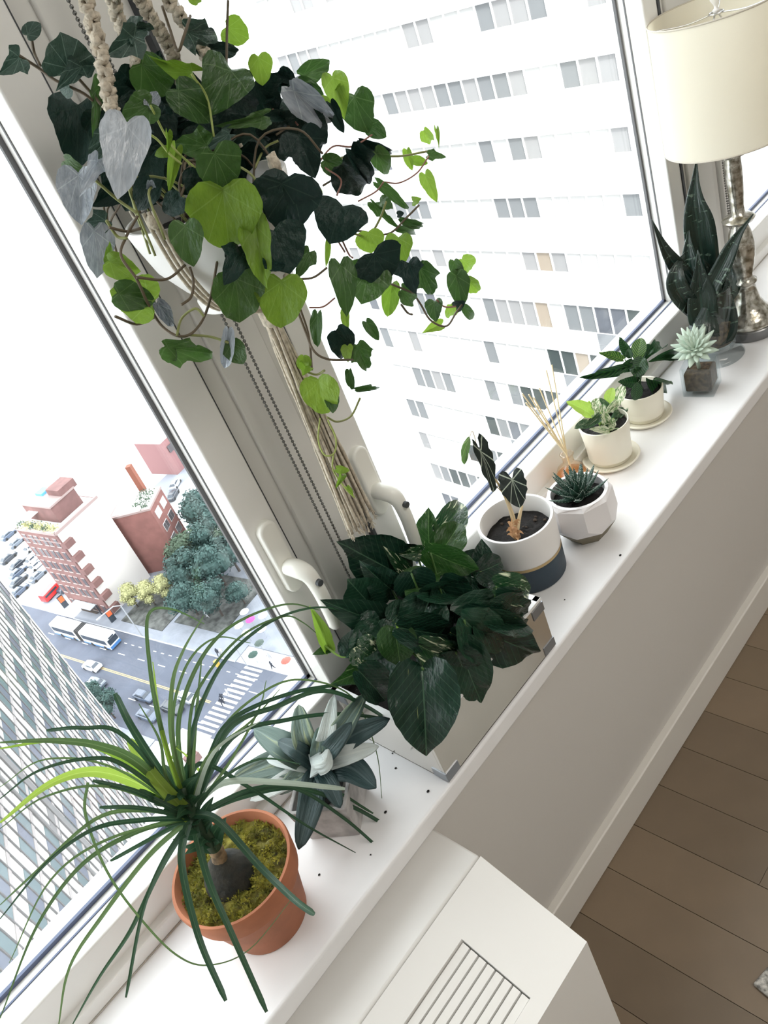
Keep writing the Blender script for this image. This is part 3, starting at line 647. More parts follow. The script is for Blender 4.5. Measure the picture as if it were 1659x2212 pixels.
for k in range(34):
    t = k/33; a = k*ga+.4; el = .25+1.15*(1-t)**.9 if False else (.35+1.1*t); ln = .058-.018*t
    d = Vector((math.cos(a)*math.cos(el), math.sin(a)*math.cos(el), math.sin(el))); out = Vector((math.cos(a), math.sin(a), 0)); sdv = Vector((-math.sin(a), math.cos(a), 0))
    base = hc+out*(.006*(1-t)); tip = base+d*ln+Vector((0, 0, .006*(1-t))); q = catmull([base, base+d*ln*.5+Vector((0, 0, -.002)), tip], 5)
    nn = sdv.cross(d)*-1
    b = MB(); m = len(q)
    for j, p in enumerate(q):
        w = .0108*(1-(j/(m-1)))**.75+.0002; th = w*.55
        for ca, sa in ((1, 0), (.5, .5), (-.5, .5), (-1, 0), (-.4, -.9), (.4, -.9)): b.v.append(tuple(p+sdv*(w*ca)+nn*(th*sa)))
    for j in range(m-1):
        for s in range(6): s2 = (s+1) % 6; b.f.append((j*6+s, j*6+s2, (j+1)*6+s2, (j+1)*6+s))
    lf = b.build('leaf', HW, ot, smooth=True)
    b = MB()
    for j in range(1, m-1):
        p = q[j]; w = .0108*(1-(j/(m-1)))**.75
        for s in (-1, -.45, .45, 1):
            for zz_ in ((0, .6) if abs(s) < .9 else (0,)):
                q2 = p.lerp(q[j+1], zz_); b.sphere(tuple(q2+sdv*(w*s)+nn*(w*.55*(.52 if abs(s) < .9 else 0))), .00055, 4, 3)
    b.build('pearls', HD, lf, off=True)

# two cream pots on saucers
crm = mat('cream_glaze', (.80, .76, .64), .42)
def cream_pot(par, c, r0, r1, h, rs):
    MB().lathe(c, [(rs-.010, 0), (rs-.006, .001), (rs, .008), (rs-.001, .0095), (rs-.004, .0095), (rs-.008, .005), (.01, .0045)], 48).build('saucer', crm, par, smooth=True, angle=60)
    cc = (c[0], c[1], .0045); pot(MB(), cc, r0, r1, h, .0035, .01).build('pot', crm, par, smooth=True, angle=50); soil_disc(par, c, r1-.006, .0045+h-.010, .003)
cA = Vector((1.160, .862, 0)); cB = Vector((1.307, .866, 0))
pa = thing('potted_peperomia', 'small variegated peperomia in a cream pot on a saucer, nearer of the two cream pots', 'potted plant', cA, 'cream pots on saucers')
cream_pot(pa, cA, .040, .0485, .085, .057)
pb = thing('potted_calathea', 'striped-leaf calathea in a cream pot on a saucer, farther of the two cream pots', 'potted plant', cB, 'cream pots on saucers')
cream_pot(pb, cB, .038, .0455, .066, .055)
VW = leaf_mat('cream_variegation', (.10, .22, .06), (.2, .34, .12), 'pinnate', vein=(.5, .6, .4), vs=.3, rough=.35, trans=.25, streak=((.78, .78, .60), .46, .52, 2.2, 1.4))
LG = leaf_mat('lime_leaf', (.30, .50, .06), (.45, .62, .12), 'pinnate', vein=(.5, .7, .3), vs=.4, trans=.4)
DGV = leaf_mat('dark_edge_leaf', (.02, .07, .03), (.05, .12, .05), 'pinnate', vein=(.4, .5, .3), vs=.6, trans=.15, streak=((.7, .75, .55), .60, .66, 2.5, 1))
PEP = [(845,505,728,430,80,'l',.86),(850,470,868,405,50,'v',.86),(930,450,950,348,65,'l',.87),(955,470,1012,325,75,'v',.87),(885,490,805,570,50,'d',.84),(895,470,940,560,60,'v',.84),(940,550,1035,450,60,'d',.85),(920,592,1002,552,45,'v',.83),(935,592,845,578,45,'v',.83),(820,530,760,566,45,'d',.85),(870,520,850,440,60,'v',.86),(900,500,990,420,50,'v',.86),(880,540,900,440,55,'v',.85),(925,560,905,500,50,'d',.85),(800,500,830,420,30,'l',.87),(945,500,900,420,45,'d',.87),(960,520,930,600,40,'v',.84)]
k_ = {'l': LG, 'v': VW, 'd': DGV}
for k, (a, b_, c, d, w, mk, Y) in enumerate(PEP):
    B = P(*c6(a, b_), Y); T = P(*c6(c, d), Y); add_leaf('leaf', pa, B, T, PXm(w/2.552, B), 'oval', k_[mk], k % 6, rq.uniform(-.4, .4))
    if k % 2 == 0: stk(pa, [(cA.x+rq.uniform(-.01, .01), cA.y+rq.uniform(-.01, .01), .078), ((cA.x+B.x)/2, (cA.y+B.y)/2, (.085+B.z)/2), B], .0018, .0012, LG, 'stem')
CS = leaf_mat('calathea_striped', (.004, .022, .011), (.010, .04, .018), 'herring', vein=(.04, .12, .03), vs=.8, rough=.3, trans=.2, vw=.03)
CLt = leaf_mat('calathea_light', (.012, .05, .012), (.03, .09, .02), 'herring', vein=(.16, .27, .05), vs=.7, rough=.3, trans=.3, vw=.03)
CAL = [(1020,195,905,160,48,'l',.88),(1050,225,848,292,55,'d',.87),(1055,180,995,88,50,'d',.89),(1085,205,1108,72,75,'l',.88),(1130,195,1250,98,62,'d',.88),(1145,210,1340,172,62,'d',.86),(1120,180,1075,285,95,'d',.86),(1130,285,1298,385,95,'d',.84),(1095,320,1005,320,60,'d',.87),(1090,320,1082,425,60,'d',.84),(1050,190,1040,140,40,'d',.88),(1120,190,1170,110,50,'d',.885),(1080,240,1120,300,60,'d',.86),(1070,210,1010,250,60,'d',.88)]
for k, (a, b_, c, d, w, mk, Y) in enumerate(CAL):
    B = P(*c6(a, b_), Y); T = P(*c6(c, d), Y); add_leaf('leaf', pb, B, T, PXm(w/2.552, B)*1.12, 'oval', CLt if mk == 'l' else CS, k % 6, rq.uniform(-.4, .4))
    if k % 2 == 0: stk(pb, [(cB.x+rq.uniform(-.01, .01), cB.y+rq.uniform(-.01, .01), .060), ((cB.x*.6+B.x*.4), (cB.y*.6+B.y*.4), (.07+B.z)/2), B], .0012, .001, CS, 'stem')

# reed diffuser
dc = Vector((1.046, .874, 0))
dt = thing('reed_diffuser', 'round glass reed diffuser with pale reeds and amber oil beside the window frame', 'diffuser', dc)
dg = mat('diffuser_glass', (.95, .88, .8), .05); dg.node_tree.nodes['Principled BSDF'].inputs['Transmission Weight'].default_value = .85; dg.node_tree.nodes['Principled BSDF'].inputs['IOR'].default_value = 1.2
S_ = lambda L: [(r*1.1, z*1.3) for r, z in L]
MB().lathe(dc, S_([(.018, 0), (.024, .004), (.030, .018), (.030, .03), (.022, .046), (.010, .054), (.0095, .066), (.0125, .070), (.0095, .0705)]), 32, cap=False).build('bottle', glass_mat('warm_diffuser_glass', (.98, .90, .80), .05), dt, smooth=True)
MB().lathe(dc, S_([(.019, .0035), (.0275, .018), (.0275, .030), (.0255, .036)]), 32).build('oil', glass_mat('amber_oil', (.97, .70, .42), .03), dt, smooth=True)
reed = mat('reed_wood', (.80, .66, .42), .7)
for (x, y) in ((1128, 850), (1142, 852), (1152, 858), (1180, 800), (1192, 788), (1165, 838), (1136, 870)):
    T = P(x, y, .905 if x > 1160 else .90); MB().tube([dc+Vector((rq.uniform(-.004, .004), rq.uniform(-.004, .004), .012)), dc+Vector((0, 0, .088))+(T-dc-Vector((0, 0, .088))).normalized()*.002, T], .0014, 6).build('reed', reed, dt)

# glass cube with succulent
cg = Vector((1.423, .797, 0)); a45 = math.atan2(-.057, .010)
gt = thing('succulent_in_glass_cube', 'pale green succulent rosette growing in a small clear glass cube', 'potted plant', cg)
clear = mat('clear_glass', (.93, .96, .97), .02); q_ = clear.node_tree.nodes['Principled BSDF']; q_.inputs['Transmission Weight'].default_value = 1; q_.inputs['IOR'].default_value = 1.35
vase_m = glass_mat('thin_clear_glass', (.93, .955, .96), .03)
uu = Vector((math.cos(a45), math.sin(a45), 0)); vv = Vector((-uu.y, uu.x, 0)); s_ = .031
def cube(b, s0, z0, s1, z1, s2, z2):
    for s, z in ((s0, z0), (s0, z1), (s1, z1), (s2, z2)):
        for a, e in crn: b.v.append(tuple(cg+uu*(a*s)+vv*(e*s)+Vector((0, 0, z))))
    for j in range(3):
        for k in range(4): b.f.append((j*4+k, j*4+(k+1) % 4, (j+1)*4+(k+1) % 4, (j+1)*4+k))
    b.f += [(3, 2, 1, 0), (12, 13, 14, 15)]; return b
cube(MB(), s_, .0005, .066, .066, .0275, .010) if False else None
cube(MB(), s_, 0, s_-.0035, .066, s_-.0035, .009).build('glass_cube', vase_m, gt, bevel=.002)
b = MB().obox(cg-uu*.026-vv*.026+Vector((0, 0, .0095)), uu*.052, vv*.052, (0, 0, .042)); b.build('soil', mat('bark_mix', (.03, .02, .015), .95, col2=(.12, .08, .045), noise_scale=120, bump=1, bump_scale=150), gt, bevel=.003)
tiltM = Matrix.Rotation(.7, 3, Vector((.43, -.9, 0)))
SUC = leaf_mat('succulent_leaf', (.42, .52, .42), (.62, .72, .60), 'palm', vein=(.6, .7, .6), vs=.2, rough=.45, trans=.12)
sc_ = P(*c6(1405, 135), .80)
MB().tube([cg+Vector((0, 0, .04)), sc_], .004, 8).build('stem', SUC, gt, smooth=True)
for k in range(46):
    t = k/45; a = k*ga; el = -.15+1.25*t; ln = .050-.030*t
    d = Vector((math.cos(a)*math.cos(el), math.sin(a)*math.cos(el), math.sin(el))); sdv = Vector((-math.sin(a), math.cos(a), 0)); d = tiltM @ d; sdv = tiltM @ sdv; nn = sdv.cross(d)*-1
    b = MB(); m = 8
    for j in range(m):
        tt = j/(m-1); w = (.0088*(1-.5*t))*math.sin(PI*min(.97, .12+.85*tt**.85))+.0003; th = w*.45; p = sc_+d*(ln*tt)+Vector((0, 0, .008*tt*tt))
        for s in range(8): an = s*PI/4; b.v.append(tuple(p+sdv*(w*math.cos(an))+nn*(th*math.sin(an))))
    for j in range(m-1):
        for s in range(8): s2 = (s+1) % 8; b.f.append((j*8+s, j*8+s2, (j+1)*8+s2, (j+1)*8+s))
    b.f.append(tuple((m-1)*8+s for s in range(8))); b.build('leaf', SUC, gt, smooth=True)

# hurricane glass with snake plant
chh = Vector((1.553, .828, 0))
ut = thing('snake_plant_in_glass', 'dark snake plant with upright sword leaves in a clear glass hurricane vase', 'potted plant', chh)
MB().lathe(chh, [(.0, 0), (.058, 0), (.060, .003), (.055, .008), (.030, .014), (.040, .022), (.0465, .035), (.0475, .16), (.0483, .162), (.0455, .162), (.0445, .16), (.044, .036), (.03, .024), (0, .020)], 48, cap=False).build('glass_vase', vase_m, ut, smooth=True)
MB().lathe(chh, [(.02, .026), (.042, .038), (.0425, .085), (.0, .088)], 32).build('soil', mat('bark_soil', (.02, .018, .014), .95, col2=(.20, .14, .08), noise_scale=110, bump=1, bump_scale=150), ut, smooth=True)
SN = leaf_mat('snake_leaf', (.003, .014, .011), (.009, .03, .02), 'palm', vein=(.05, .1, .08), vs=.3, rough=.25, trans=.04, spec=.7, streak=((.16, .23, .18), .60, .68, .35, 9))
SNG = leaf_mat('snake_leaf_green', (.05, .13, .06), (.12, .22, .10), 'palm', vein=(.2, .3, .2), vs=.3, rough=.3, trans=.12, streak=((.45, .5, .3), .6, .7, .35, 9))
bz = chh+Vector((0, 0, .075))
SNK = [([(1526,610),(1510,500),(1500,430),(1505,343)],62,.828,0,'d',1),([(1500,640),(1478,600),(1440,545),(1408,474)],40,.835,.01,'d',0),([(1530,640),(1560,575),(1590,515),(1628,462)],34,.80,-.10,'d',0),([(1550,640),(1572,600),(1574,560)],60,.83,0,'d',0),
 ([(1500,640),(1488,560),(1487,490)],42,.84,0,'d',0),([(1490,660),(1462,620),(1462,580),(1480,545)],40,.83,0,'d',0),([(1520,690),(1512,620),(1508,540)],58,.81,0,'d',0),([(1545,690),(1550,620),(1520,560)],60,.82,0,'d',0),([(1560,720),(1565,660),(1570,600)],50,.80,0,'d',0),([(1520,730),(1525,690),(1530,640)],60,.80,0,'d',0)]
for pts, w, Y, dy, mk, sp in SNK:
    q = [bz+Vector((rq.uniform(-.012, .012), rq.uniform(-.012, .012), 0))]+[P(x, y, Y+dy*i/len(pts)) for i, (x, y) in enumerate(pts)]
    q = catmull(q, 6); hw = PXm(w, q[-1])/2
    o = MB().blade(q, lambda t: hw*(.55+.55*math.sin(PI*min(1, t*1.15)))*(1 if t < .55 else max(0, 1-((t-.55)/.45)**1.7))+.0003, None, .35, 6, twist=.3).build('leaf', SN if mk == 'd' else SNG, ut, smooth=True)
    m_ = o.modifiers.new('s', 'SOLIDIFY'); m_.thickness = .0018

# mercury glass lamp
lc = Vector((1.665, .800, 0))
lt = thing('table_lamp', 'mercury glass table lamp with a turned silver base and cream drum shade', 'lamp', lc)
merc = mat('mercury_glass', (.66, .64, .58), .18, metal=.75, col2=(.20, .18, .13), noise_scale=85, bump=.35, bump_scale=90, detail=9)
MB().lathe(lc, [(.058, 0), (.060, .002), (.060, .022), (.058, .024)], 48).build('plinth', mat('dark_nickel', (.20, .20, .20), .25, metal=.8), lt, smooth=True, angle=40)
prof = [(.056, .024), (.058, .030), (.052, .042), (.038, .056), (.027, .075), (.021, .10), (.0185, .112), (.024, .116), (.024, .120), (.018, .124), (.016, .132), (.021, .15), (.026, .18), (.0265, .205), (.022, .23), (.017, .243), (.0155, .247), (.029, .252), (.033, .258), (.028, .263), (.014, .268), (.013, .285), (.016, .32), (.017, .36), (.016, .385), (.03, .39), (.031, .396), (.012, .402), (.012, .43), (.008, .45)]
MB().lathe(lc, prof, 48).build('lamp_body', merc, lt, smooth=True, angle=70)
shade = mat('cream_linen_shade', (.90, .87, .78), .9, bump=.1, bump_scale=500, trans=.5, tcol=(1, .97, .88))
zb, zt_ = .425, .658
MB().lathe(lc, [(.1215, zb), (.1195, zt_), (.1185, zt_), (.1205, zb), (.1215, zb)], 96, cap=False).build('lamp_shade', shade, lt, smooth=True, angle=60)
rimw = mat('rim_wire', (.55, .50, .42), .5)
for z, r in ((zb, .1215), (zt_, .1198)): MB().tube([(lc.x+r*math.cos(2*PI*k/72), lc.y+r*math.sin(2*PI*k/72), z) for k in range(73)], .0016, 6).build('shade_ring', rimw, lt, smooth=True)
nick = mat('polished_nickel', (.7, .7, .7), .2, metal=1)
b = MB(); zz = zt_-.012
for k in range(3):
    a = .35+2*PI*k/3; b.tube(catmull([(lc.x+.009*math.cos(a), lc.y+.009*math.sin(a), zz), (lc.x+.06*math.cos(a), lc.y+.06*math.sin(a), zz), (lc.x+.1195*math.cos(a), lc.y+.1195*math.sin(a), zt_-.001)], 5), .0014, 6)
b.tube([(lc.x+.012*math.cos(2*PI*k/24), lc.y+.012*math.sin(2*PI*k/24), zz) for k in range(25)], .002, 6); b.build('spider', nick, lt, smooth=True)
hp_ = catmull([lc+Vector((.01, 0, .47)), lc+Vector((.045, 0, .50)), lc+Vector((.045, 0, .58)), lc+Vector((0, 0, zz)), lc+Vector((-.045, 0, .58)), lc+Vector((-.045, 0, .50)), lc+Vector((-.01, 0, .47))], 6)
MB().tube(hp_, .0016, 6).build('harp', nick, lt, smooth=True)
MB().lathe(lc, [(.006, zz), (.006, zz+.006), (.003, zz+.008), (.004, zz+.014), (.009, zz+.022), (.0095, zz+.03), (.006, zz+.037), (.0005, zz+.04)], 20).build('finial', cer, lt, smooth=True)
bu = mat('bulb_glass', (.85, .85, .82), .3)
MB().lathe(lc, [(.013, .45), (.013, .475), (.014, .48), (.028, .52), (.029, .54), (.02, .562), (.001, .57)], 24).build('light_bulb', bu, lt, smooth=True)

# crumbs of soil on the sill
CRL = ['right of the planter end','between agave leaf and planter','below the thin curved leaf','below the agave pot corner','beside the terracotta pot','in front of the faceted pot','in front of the navy pot','between navy pot and planter bracket','left of the planter bracket','at the sill edge by the faceted pot']
for k, (x, y) in enumerate([(848,1628),(855,1660),(833,1755),(801,1847),(690,1890),(1340,1200),(1220,1296),(1240,1350),(925,1710),(1380,1170)]):
    p = PZ(x, y, 0)
    if not (.70 < p.y < .9): continue
    MB_o = MB().sphere((p.x, p.y, .0009), .0011+.0005*(k % 3), 6, 4, (1.3, 1, .7)).build('soil_crumb', soil, None)
    tag(MB_o, 'tiny dark crumb of soil on the white sill, '+CRL[k], 'crumb', 'soil crumbs on the sill')

# ------------------------------------------------------------------ hanging ivy in macrame
hc_ = Vector((.512, .806, .72)); RH = .825
rope = mat('cotton_rope', (.60, .53, .42), .95, noise_amt=.35, noise_scale=180, bump=.8, bump_scale=260)
hv = thing('hanging_ivy', 'trailing ivy with heart-shaped leaves in a hanging white bowl pot', 'potted plant', hc_)
wp = mat('white_plastic_pot', (.85, .84, .82), .35, trans=.15, tcol=(.9, .88, .82))
MB().lathe((hc_.x, hc_.y, .715), [(.045, 0), (.055, .002), (.056, .012), (.050, .016), (.062, .03), (.080, .06), (.089, .095), (.0915, .108), (.0905, .110), (.0875, .110), (.086, .105), (.076, .08)], 56).build('pot', wp, hv, smooth=True, angle=60)
soil_disc(hv, hc_, .082, .802, .008)
mk_ = thing('macrame_hanger', 'cream cotton macrame plant hanger with knotted cords and a long tassel', 'plant hanger', (hc_.x, hc_.y, .74))
def c1(x, y): return (x/2.37, y/2.37)
def c2(x, y): return (500+x/2.37, y/2.37)
CORDS = [([(425,-60),(445,30),(480,130),(522,300),(560,500),(590,670)], .745, .745), ([(560,-60),(585,20),(620,130),(690,280),(705,400)], .80, .85), ([(690,-50),(735,20),(800,130),(870,250),(930,420)], .80, .84), ([(840,-50),(880,30),(960,130),(1050,280),(1130,400)], .80, .80)]
for pts, ya, yb in CORDS:
    q = catmull([P(*c1(x, y), ya+(yb-ya)*i/(len(pts)-1)) for i, (x, y) in enumerate(pts)], 12)
    # resample and wrap two fat strands in a spiral of half knots
    L_ = [0]
    for a, b_ in zip(q, q[1:]): L_.append(L_[-1]+(b_-a).length)
    for ph in (0, PI):
        out = []; rad = []; n = int(L_[-1]/.0012)
        j = 0
        for k in range(n):
            s = L_[-1]*k/(n-1)
            while j < len(L_)-2 and L_[j+1] < s: j += 1
            t = (s-L_[j])/max(1e-9, L_[j+1]-L_[j]); p = q[j].lerp(q[j+1], t); d = (q[j+1]-q[j]).normalized(); a_ = d.orthogonal().normalized(); bb_ = d.cross(a_)
            an = s*170+ph+1.2*math.sin(s*900); out.append(p+(a_*math.cos(an)+bb_*math.sin(an))*.0042); rad.append(.0034+.0011*math.sin(s*1500+ph))
        MB().tube(out, rad, 7).build('cord', rope, mk_, smooth=True)
rim = lambda a, z=.826, r=.094: Vector((hc_.x+r*math.cos(a), hc_.y+r*math.sin(a), z))
gather = P(578, 672, .806)
for a in (PI*1.12, PI*1.62, PI*.12, PI*.62):
    r0_ = rim(a); 
    for off in (-.006, .0, .006):
        w_ = Vector((-math.sin(a), math.cos(a), 0))*off
        q = catmull([r0_+w_+Vector((0, 0, .02)), r0_+w_, Vector((hc_.x, hc_.y, .78))+Vector((math.cos(a), math.sin(a), 0))*.088+w_, Vector((hc_.x, hc_.y, .735))+Vector((math.cos(a), math.sin(a), 0))*.068+w_, Vector((hc_.x, hc_.y, .706))+Vector((math.cos(a), math.sin(a), 0))*.03+w_*.5, gather+w_*.3], 6)
        MB().tube(q, .0021, 7).build('cord', rope, mk_, smooth=True)
    MB().sphere(r0_+Vector((0, 0, .010)), .0065, 10, 8, (1, 1, 1.2)).build('knot', rope, mk_, smooth=True)
MB().lathe(gather-Vector((0, 0, .018)), [(.008, 0), (.0115, .004), (.012, .018), (.0115, .03), (.008, .034)], 16).build('knot', rope, mk_, smooth=True)
rt = random.Random(2); te = P(780, 1125, .806)
for k in range(26):
    a = k*2.4; rr_ = .013*math.sqrt(k/26)+.001; e = rr_*1.9
    top = gather+Vector((math.cos(a)*rr_*.6, math.sin(a)*rr_*.6, -.01)); bot = te+Vector((math.cos(a)*e, math.sin(a)*e*.6, rt.uniform(-.012, .012)))
    q = [top.lerp(bot, t/24)+Vector((math.sin(t*.5+k)*.0012, math.cos(t*.4+k)*.0012, 0)) for t in range(25)]
    MB().tube(q, [.0021+.0003*math.sin(t*1.7+k) for t in range(25)], 6).build('tassel_cord', rope, mk_, smooth=True)
    b = MB()
    for j in range(5): b.tube([bot, bot+Vector((rt.uniform(-.004, .004), rt.uniform(-.003, .003), -rt.uniform(.006, .012)))], .0005, 4)
    f_ = b.build('fringe', rope, mk_); f_['kind'] = 'stuff'

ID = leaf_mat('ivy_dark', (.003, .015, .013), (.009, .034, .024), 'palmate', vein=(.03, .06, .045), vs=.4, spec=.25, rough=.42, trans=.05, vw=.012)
IM = leaf_mat('ivy_mid', (.022, .065, .014), (.065, .145, .03), 'palmate', vein=(.16, .26, .10), vs=.45, rough=.32, trans=.30, vw=.012)
IL = leaf_mat('ivy_light', (.13, .26, .02), (.26, .40, .05), 'palmate', vein=(.30, .46, .10), vs=.4, rough=.35, trans=.5, vw=.012)
IT = leaf_mat('ivy_teal', (.018, .048, .036), (.04, .085, .062), 'palmate', vein=(.22, .33, .27), vs=.5, rough=.4, trans=.12, vw=.012)
IW = leaf_mat('ivy_painted_sheen', (.0, .02, .035), (.55, .60, .66), 'palmate', vein=(.6, .66, .70), vs=.35, rough=.2, trans=.15, spec=1.0, vw=.014)  # bluish-white sky reflection put into the leaf colour
im_ = {'d': ID, 'm': IM, 'l': IL, 't': IT, 'w': IW}
A = [(105,290,12,375,112,'t',.80),(138,182,207,112,62,'t',.80),(350,358,318,172,205,'t',.79),(425,335,297,447,105,'t',.785),(352,450,300,495,60,'t',.79),(400,535,395,830,215,'d',.86),(512,430,475,700,62,'m',.80),(568,685,462,815,105,'t',.77),
 (650,632,605,985,190,'w',.735),(505,815,430,978,85,'w',.75),(400,885,412,1150,155,'w',.79),(350,900,335,1010,75,'d',.86),(545,1125,418,1180,95,'t',.78),(482,1170,512,1428,135,'w',.78),(625,955,500,1040,105,'d',.83),(692,190,552,285,135,'t',.76),
 (655,185,748,97,95,'t',.76),(700,130,785,182,75,'t',.765),(800,345,815,278,90,'d',.86),(755,480,580,430,180,'d',.87),(718,325,885,490,160,'m',.79),(992,372,815,325,85,'l',.78),(775,530,622,625,125,'m',.75),(760,540,815,468,60,'w',.75),(752,560,742,652,85,'t',.77),
 (905,455,1085,632,140,'m',.77),(1185,355,1075,555,205,'m',.765),(1065,745,885,740,155,'m',.76),(1182,680,1075,752,62,'t',.78),(1092,775,1190,988,195,'m',.745),(1355,592,1150,655,72,'m',.78),(902,765,868,962,50,'l',.75),(862,770,790,795,46,'l',.745),(858,680,862,775,28,'l',.745),
 (1140,960,1175,1300,295,'l',.715),(945,1148,985,1365,135,'m',.72),(1440,925,1470,1195,300,'d',.70),(1305,1138,1355,1468,125,'l',.705),(1400,1180,1490,1400,230,'d',.705),(1240,1288,1155,1442,150,'d',.74),(1200,1410,1245,1668,215,'m',.72),(1440,1432,1438,1692,200,'l',.70),
 (555,1338,712,1400,105,'l',.76),(775,1552,568,1480,195,'l',.75),(806,1552,892,1682,60,'w',.745),(845,1775,1112,1822,125,'m',.74),(1182,1755,1242,1885,95,'m',.745),(1168,1688,1150,1900,55,'w',.745),(955,165,1140,200,135,'t',.78),(1000,232,1105,275,80,'d',.80),(1158,138,1282,205,115,'l',.82),
 (1078,248,1235,268,62,'d',.81),(1322,288,1348,442,98,'l',.79),(772,930,700,1092,105,'d',.76),(765,925,770,1000,40,'w',.755),(925,1008,838,1105,95,'d',.755),(1200,490,1345,580,95,'d',.80),(1300,420,1435,600,185,'d',.82),(560,1340,560,1250,40,'l',.77),(600,1500,800,1545,120,'m',.76),
 (690,650,720,780,130,'d',.84),(780,620,860,760,180,'d',.85),(900,850,960,1000,190,'d',.83),(760,800,800,960,180,'d',.83),(1000,640,1100,760,180,'d',.84),(1150,560,1230,760,200,'d',.84),(1230,760,1290,960,200,'d',.82),(620,720,640,900,160,'d',.84),(850,480,960,620,150,'d',.86),(560,820,640,960,150,'d',.83),(480,560,560,700,150,'d',.84),
 (940,440,1060,480,110,'d',.84),(1240,600,1330,680,120,'d',.84),(1040,900,1000,1040,150,'d',.79),(330,820,420,880,60,'m',.82),(970,-30,1035,15,50,'l',.84),(1420,370,1480,470,110,'d',.82),(1380,1370,1440,1300,90,'d',.72),(1200,1350,1300,1260,130,'d',.735),(600,880,560,1010,110,'d',.82),(680,1000,640,1080,90,'d',.80),(840,1900-120,900,1840,60,'m',.75)]
B_ = [(362,388,518,315,88,'m',.86),(348,425,480,502,72,'m',.85),(358,400,288,458,32,'w',.85),(305,452,548,665,135,'w',.80),(515,388,575,575,112,'l',.84),(625,485,690,685,165,'m',.83),(508,530,572,685,62,'d',.81),(700,640,792,700,75,'m',.84),(655,718,835,785,52,'d',.84),(738,780,830,905,85,'m',.83),
 (612,765,742,965,118,'d',.80),(560,845,700,998,165,'d',.81),(478,825,602,885,92,'m',.82),(340,690,430,910,215,'d',.80),(350,600,480,760,165,'d',.82),(898,768,922,872,42,'l',.86),(1008,792,1102,802,48,'m',.86),(930,820,1005,835,42,'l',.86),(982,668,1032,742,55,'l',.87),(1048,655,1062,735,22,'l',.87),
 (992,893,1048,1032,62,'l',.86),(750,938,918,1078,46,'m',.84),(720,1038,862,1172,46,'m',.83),(572,1050,505,1222,242,'d',.76),(310,920,262,1195,265,'d',.77),(700,1188,722,1302,125,'l',.79),(855,1212,862,1362,118,'l',.80),(725,1295,815,1440,225,'d',.76),(905,1345,935,1502,135,'d',.77),(705,1375,668,1555,200,'m',.77),(558,1345,602,1602,118,'m',.76),
 (960,1360,1052,1535,115,'m',.79),(868,1485,952,1562,85,'m',.79),(822,1455,800,1628,78,'l',.80),(1178,1325,1245,1402,92,'l',.83),(1150,1405,1182,1575,98,'m',.82),(1202,1425,1268,1500,72,'l',.83),(1192,1572,1252,1652,42,'m',.83),(1040,1542,1040,1642,78,'m',.82),(1120,1560,1130,1642,62,'l',.83),(1078,1660,992,1692,50,'l',.82),
 (442,1605,428,1785,55,'m',.76),(535,1695,605,1845,118,'d',.77),(640,1765,705,1905,108,'m',.77),(592,1770,590,1848,55,'l',.76),(690,1648,755,1742,50,'m',.79),(492,1228,488,1375,26,'l',.80),(582,1595,590,1692,38,'l',.78),(355,922,360,995,72,'l',.79),(440,960,450,1020,40,'l',.79),(862,1118,992,1155,42,'m',.82),(858,1172,988,1190,36,'m',.82),(370,1822,372,1905,65,'l',.75),
 (240,610,300,560,60,'d',.84),(430,980,420,1060,50,'m',.80),(850,1100,880,1090,30,'d',.82),(640,620,700,660,60,'m',.84),(760,1030,820,1060,60,'m',.83),(1130,1400,1200,1410,50,'m',.83),(1150,1570,1190,1545,50,'d',.82),(930,1030,965,1020,40,'l',.84),(450,520,520,545,60,'l',.82),(180,600,340,580,50,'d',.82),(250,370,330,420,60,'d',.82),(380,540,480,620,90,'d',.82),(1140,1340,1180,1440,60,'m',.83),(560,440,520,540,40,'l',.83),(400,1290,330,1430,90,'m',.72)]
C5 = [(408,45,452,228,155,'l',.76),(470,110,480,190,60,'m',.765),(590,92,732,80,28,'m',.79),(555,0,572,102,36,'m',.78),(497,465,562,478,34,'l',.75),(520,500,500,545,30,'l',.75),(350,-20,340,10,60,'l',.75),(545,550,575,590,20,'l',.75)]
rl = random.Random(21)
def ivy(pxf, a, b_, c, d, w, mk, Y, k):
    sc = 2.37 if pxf is not c5 else 2.186
    dY = rl.uniform(-.02, .02); B0 = P(*pxf(a, b_), Y); T0 = P(*pxf(c, d), min(Y+dY, .91))
    ins = lambda q: math.hypot(q.x-hc_.x, q.y-hc_.y) < .104 and .70 < q.z < .845
    for _ in range(30):
        if mk == 'd' and Y > .79: break
        if not any(ins(B0.lerp(T0, t)) for t in (0, .3, .6, 1)): break
        Y -= .008; B0 = P(*pxf(a, b_), Y); T0 = P(*pxf(c, d), Y+dY)
    kind = 'heart' if mk == 'l' and k % 3 == 0 else ('round' if w < 80 and k % 2 else ('ivy_lobed' if k % 3 == 0 else 'ivy'))
    add_leaf('leaf', hv, B0, T0, PXm(w/sc, B0)*(1.32 if pxf is c1 else 1.22), kind, im_[mk], k % 7, rl.uniform(-.35, .35))
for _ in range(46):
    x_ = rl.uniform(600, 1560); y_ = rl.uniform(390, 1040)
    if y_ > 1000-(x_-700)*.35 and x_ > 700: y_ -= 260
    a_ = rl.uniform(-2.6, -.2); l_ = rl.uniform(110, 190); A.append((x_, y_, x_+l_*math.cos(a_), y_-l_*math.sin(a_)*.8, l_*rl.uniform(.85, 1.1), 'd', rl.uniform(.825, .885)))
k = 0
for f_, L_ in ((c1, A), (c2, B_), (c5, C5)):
    for r_ in L_: ivy(f_, *r_, k); k += 1
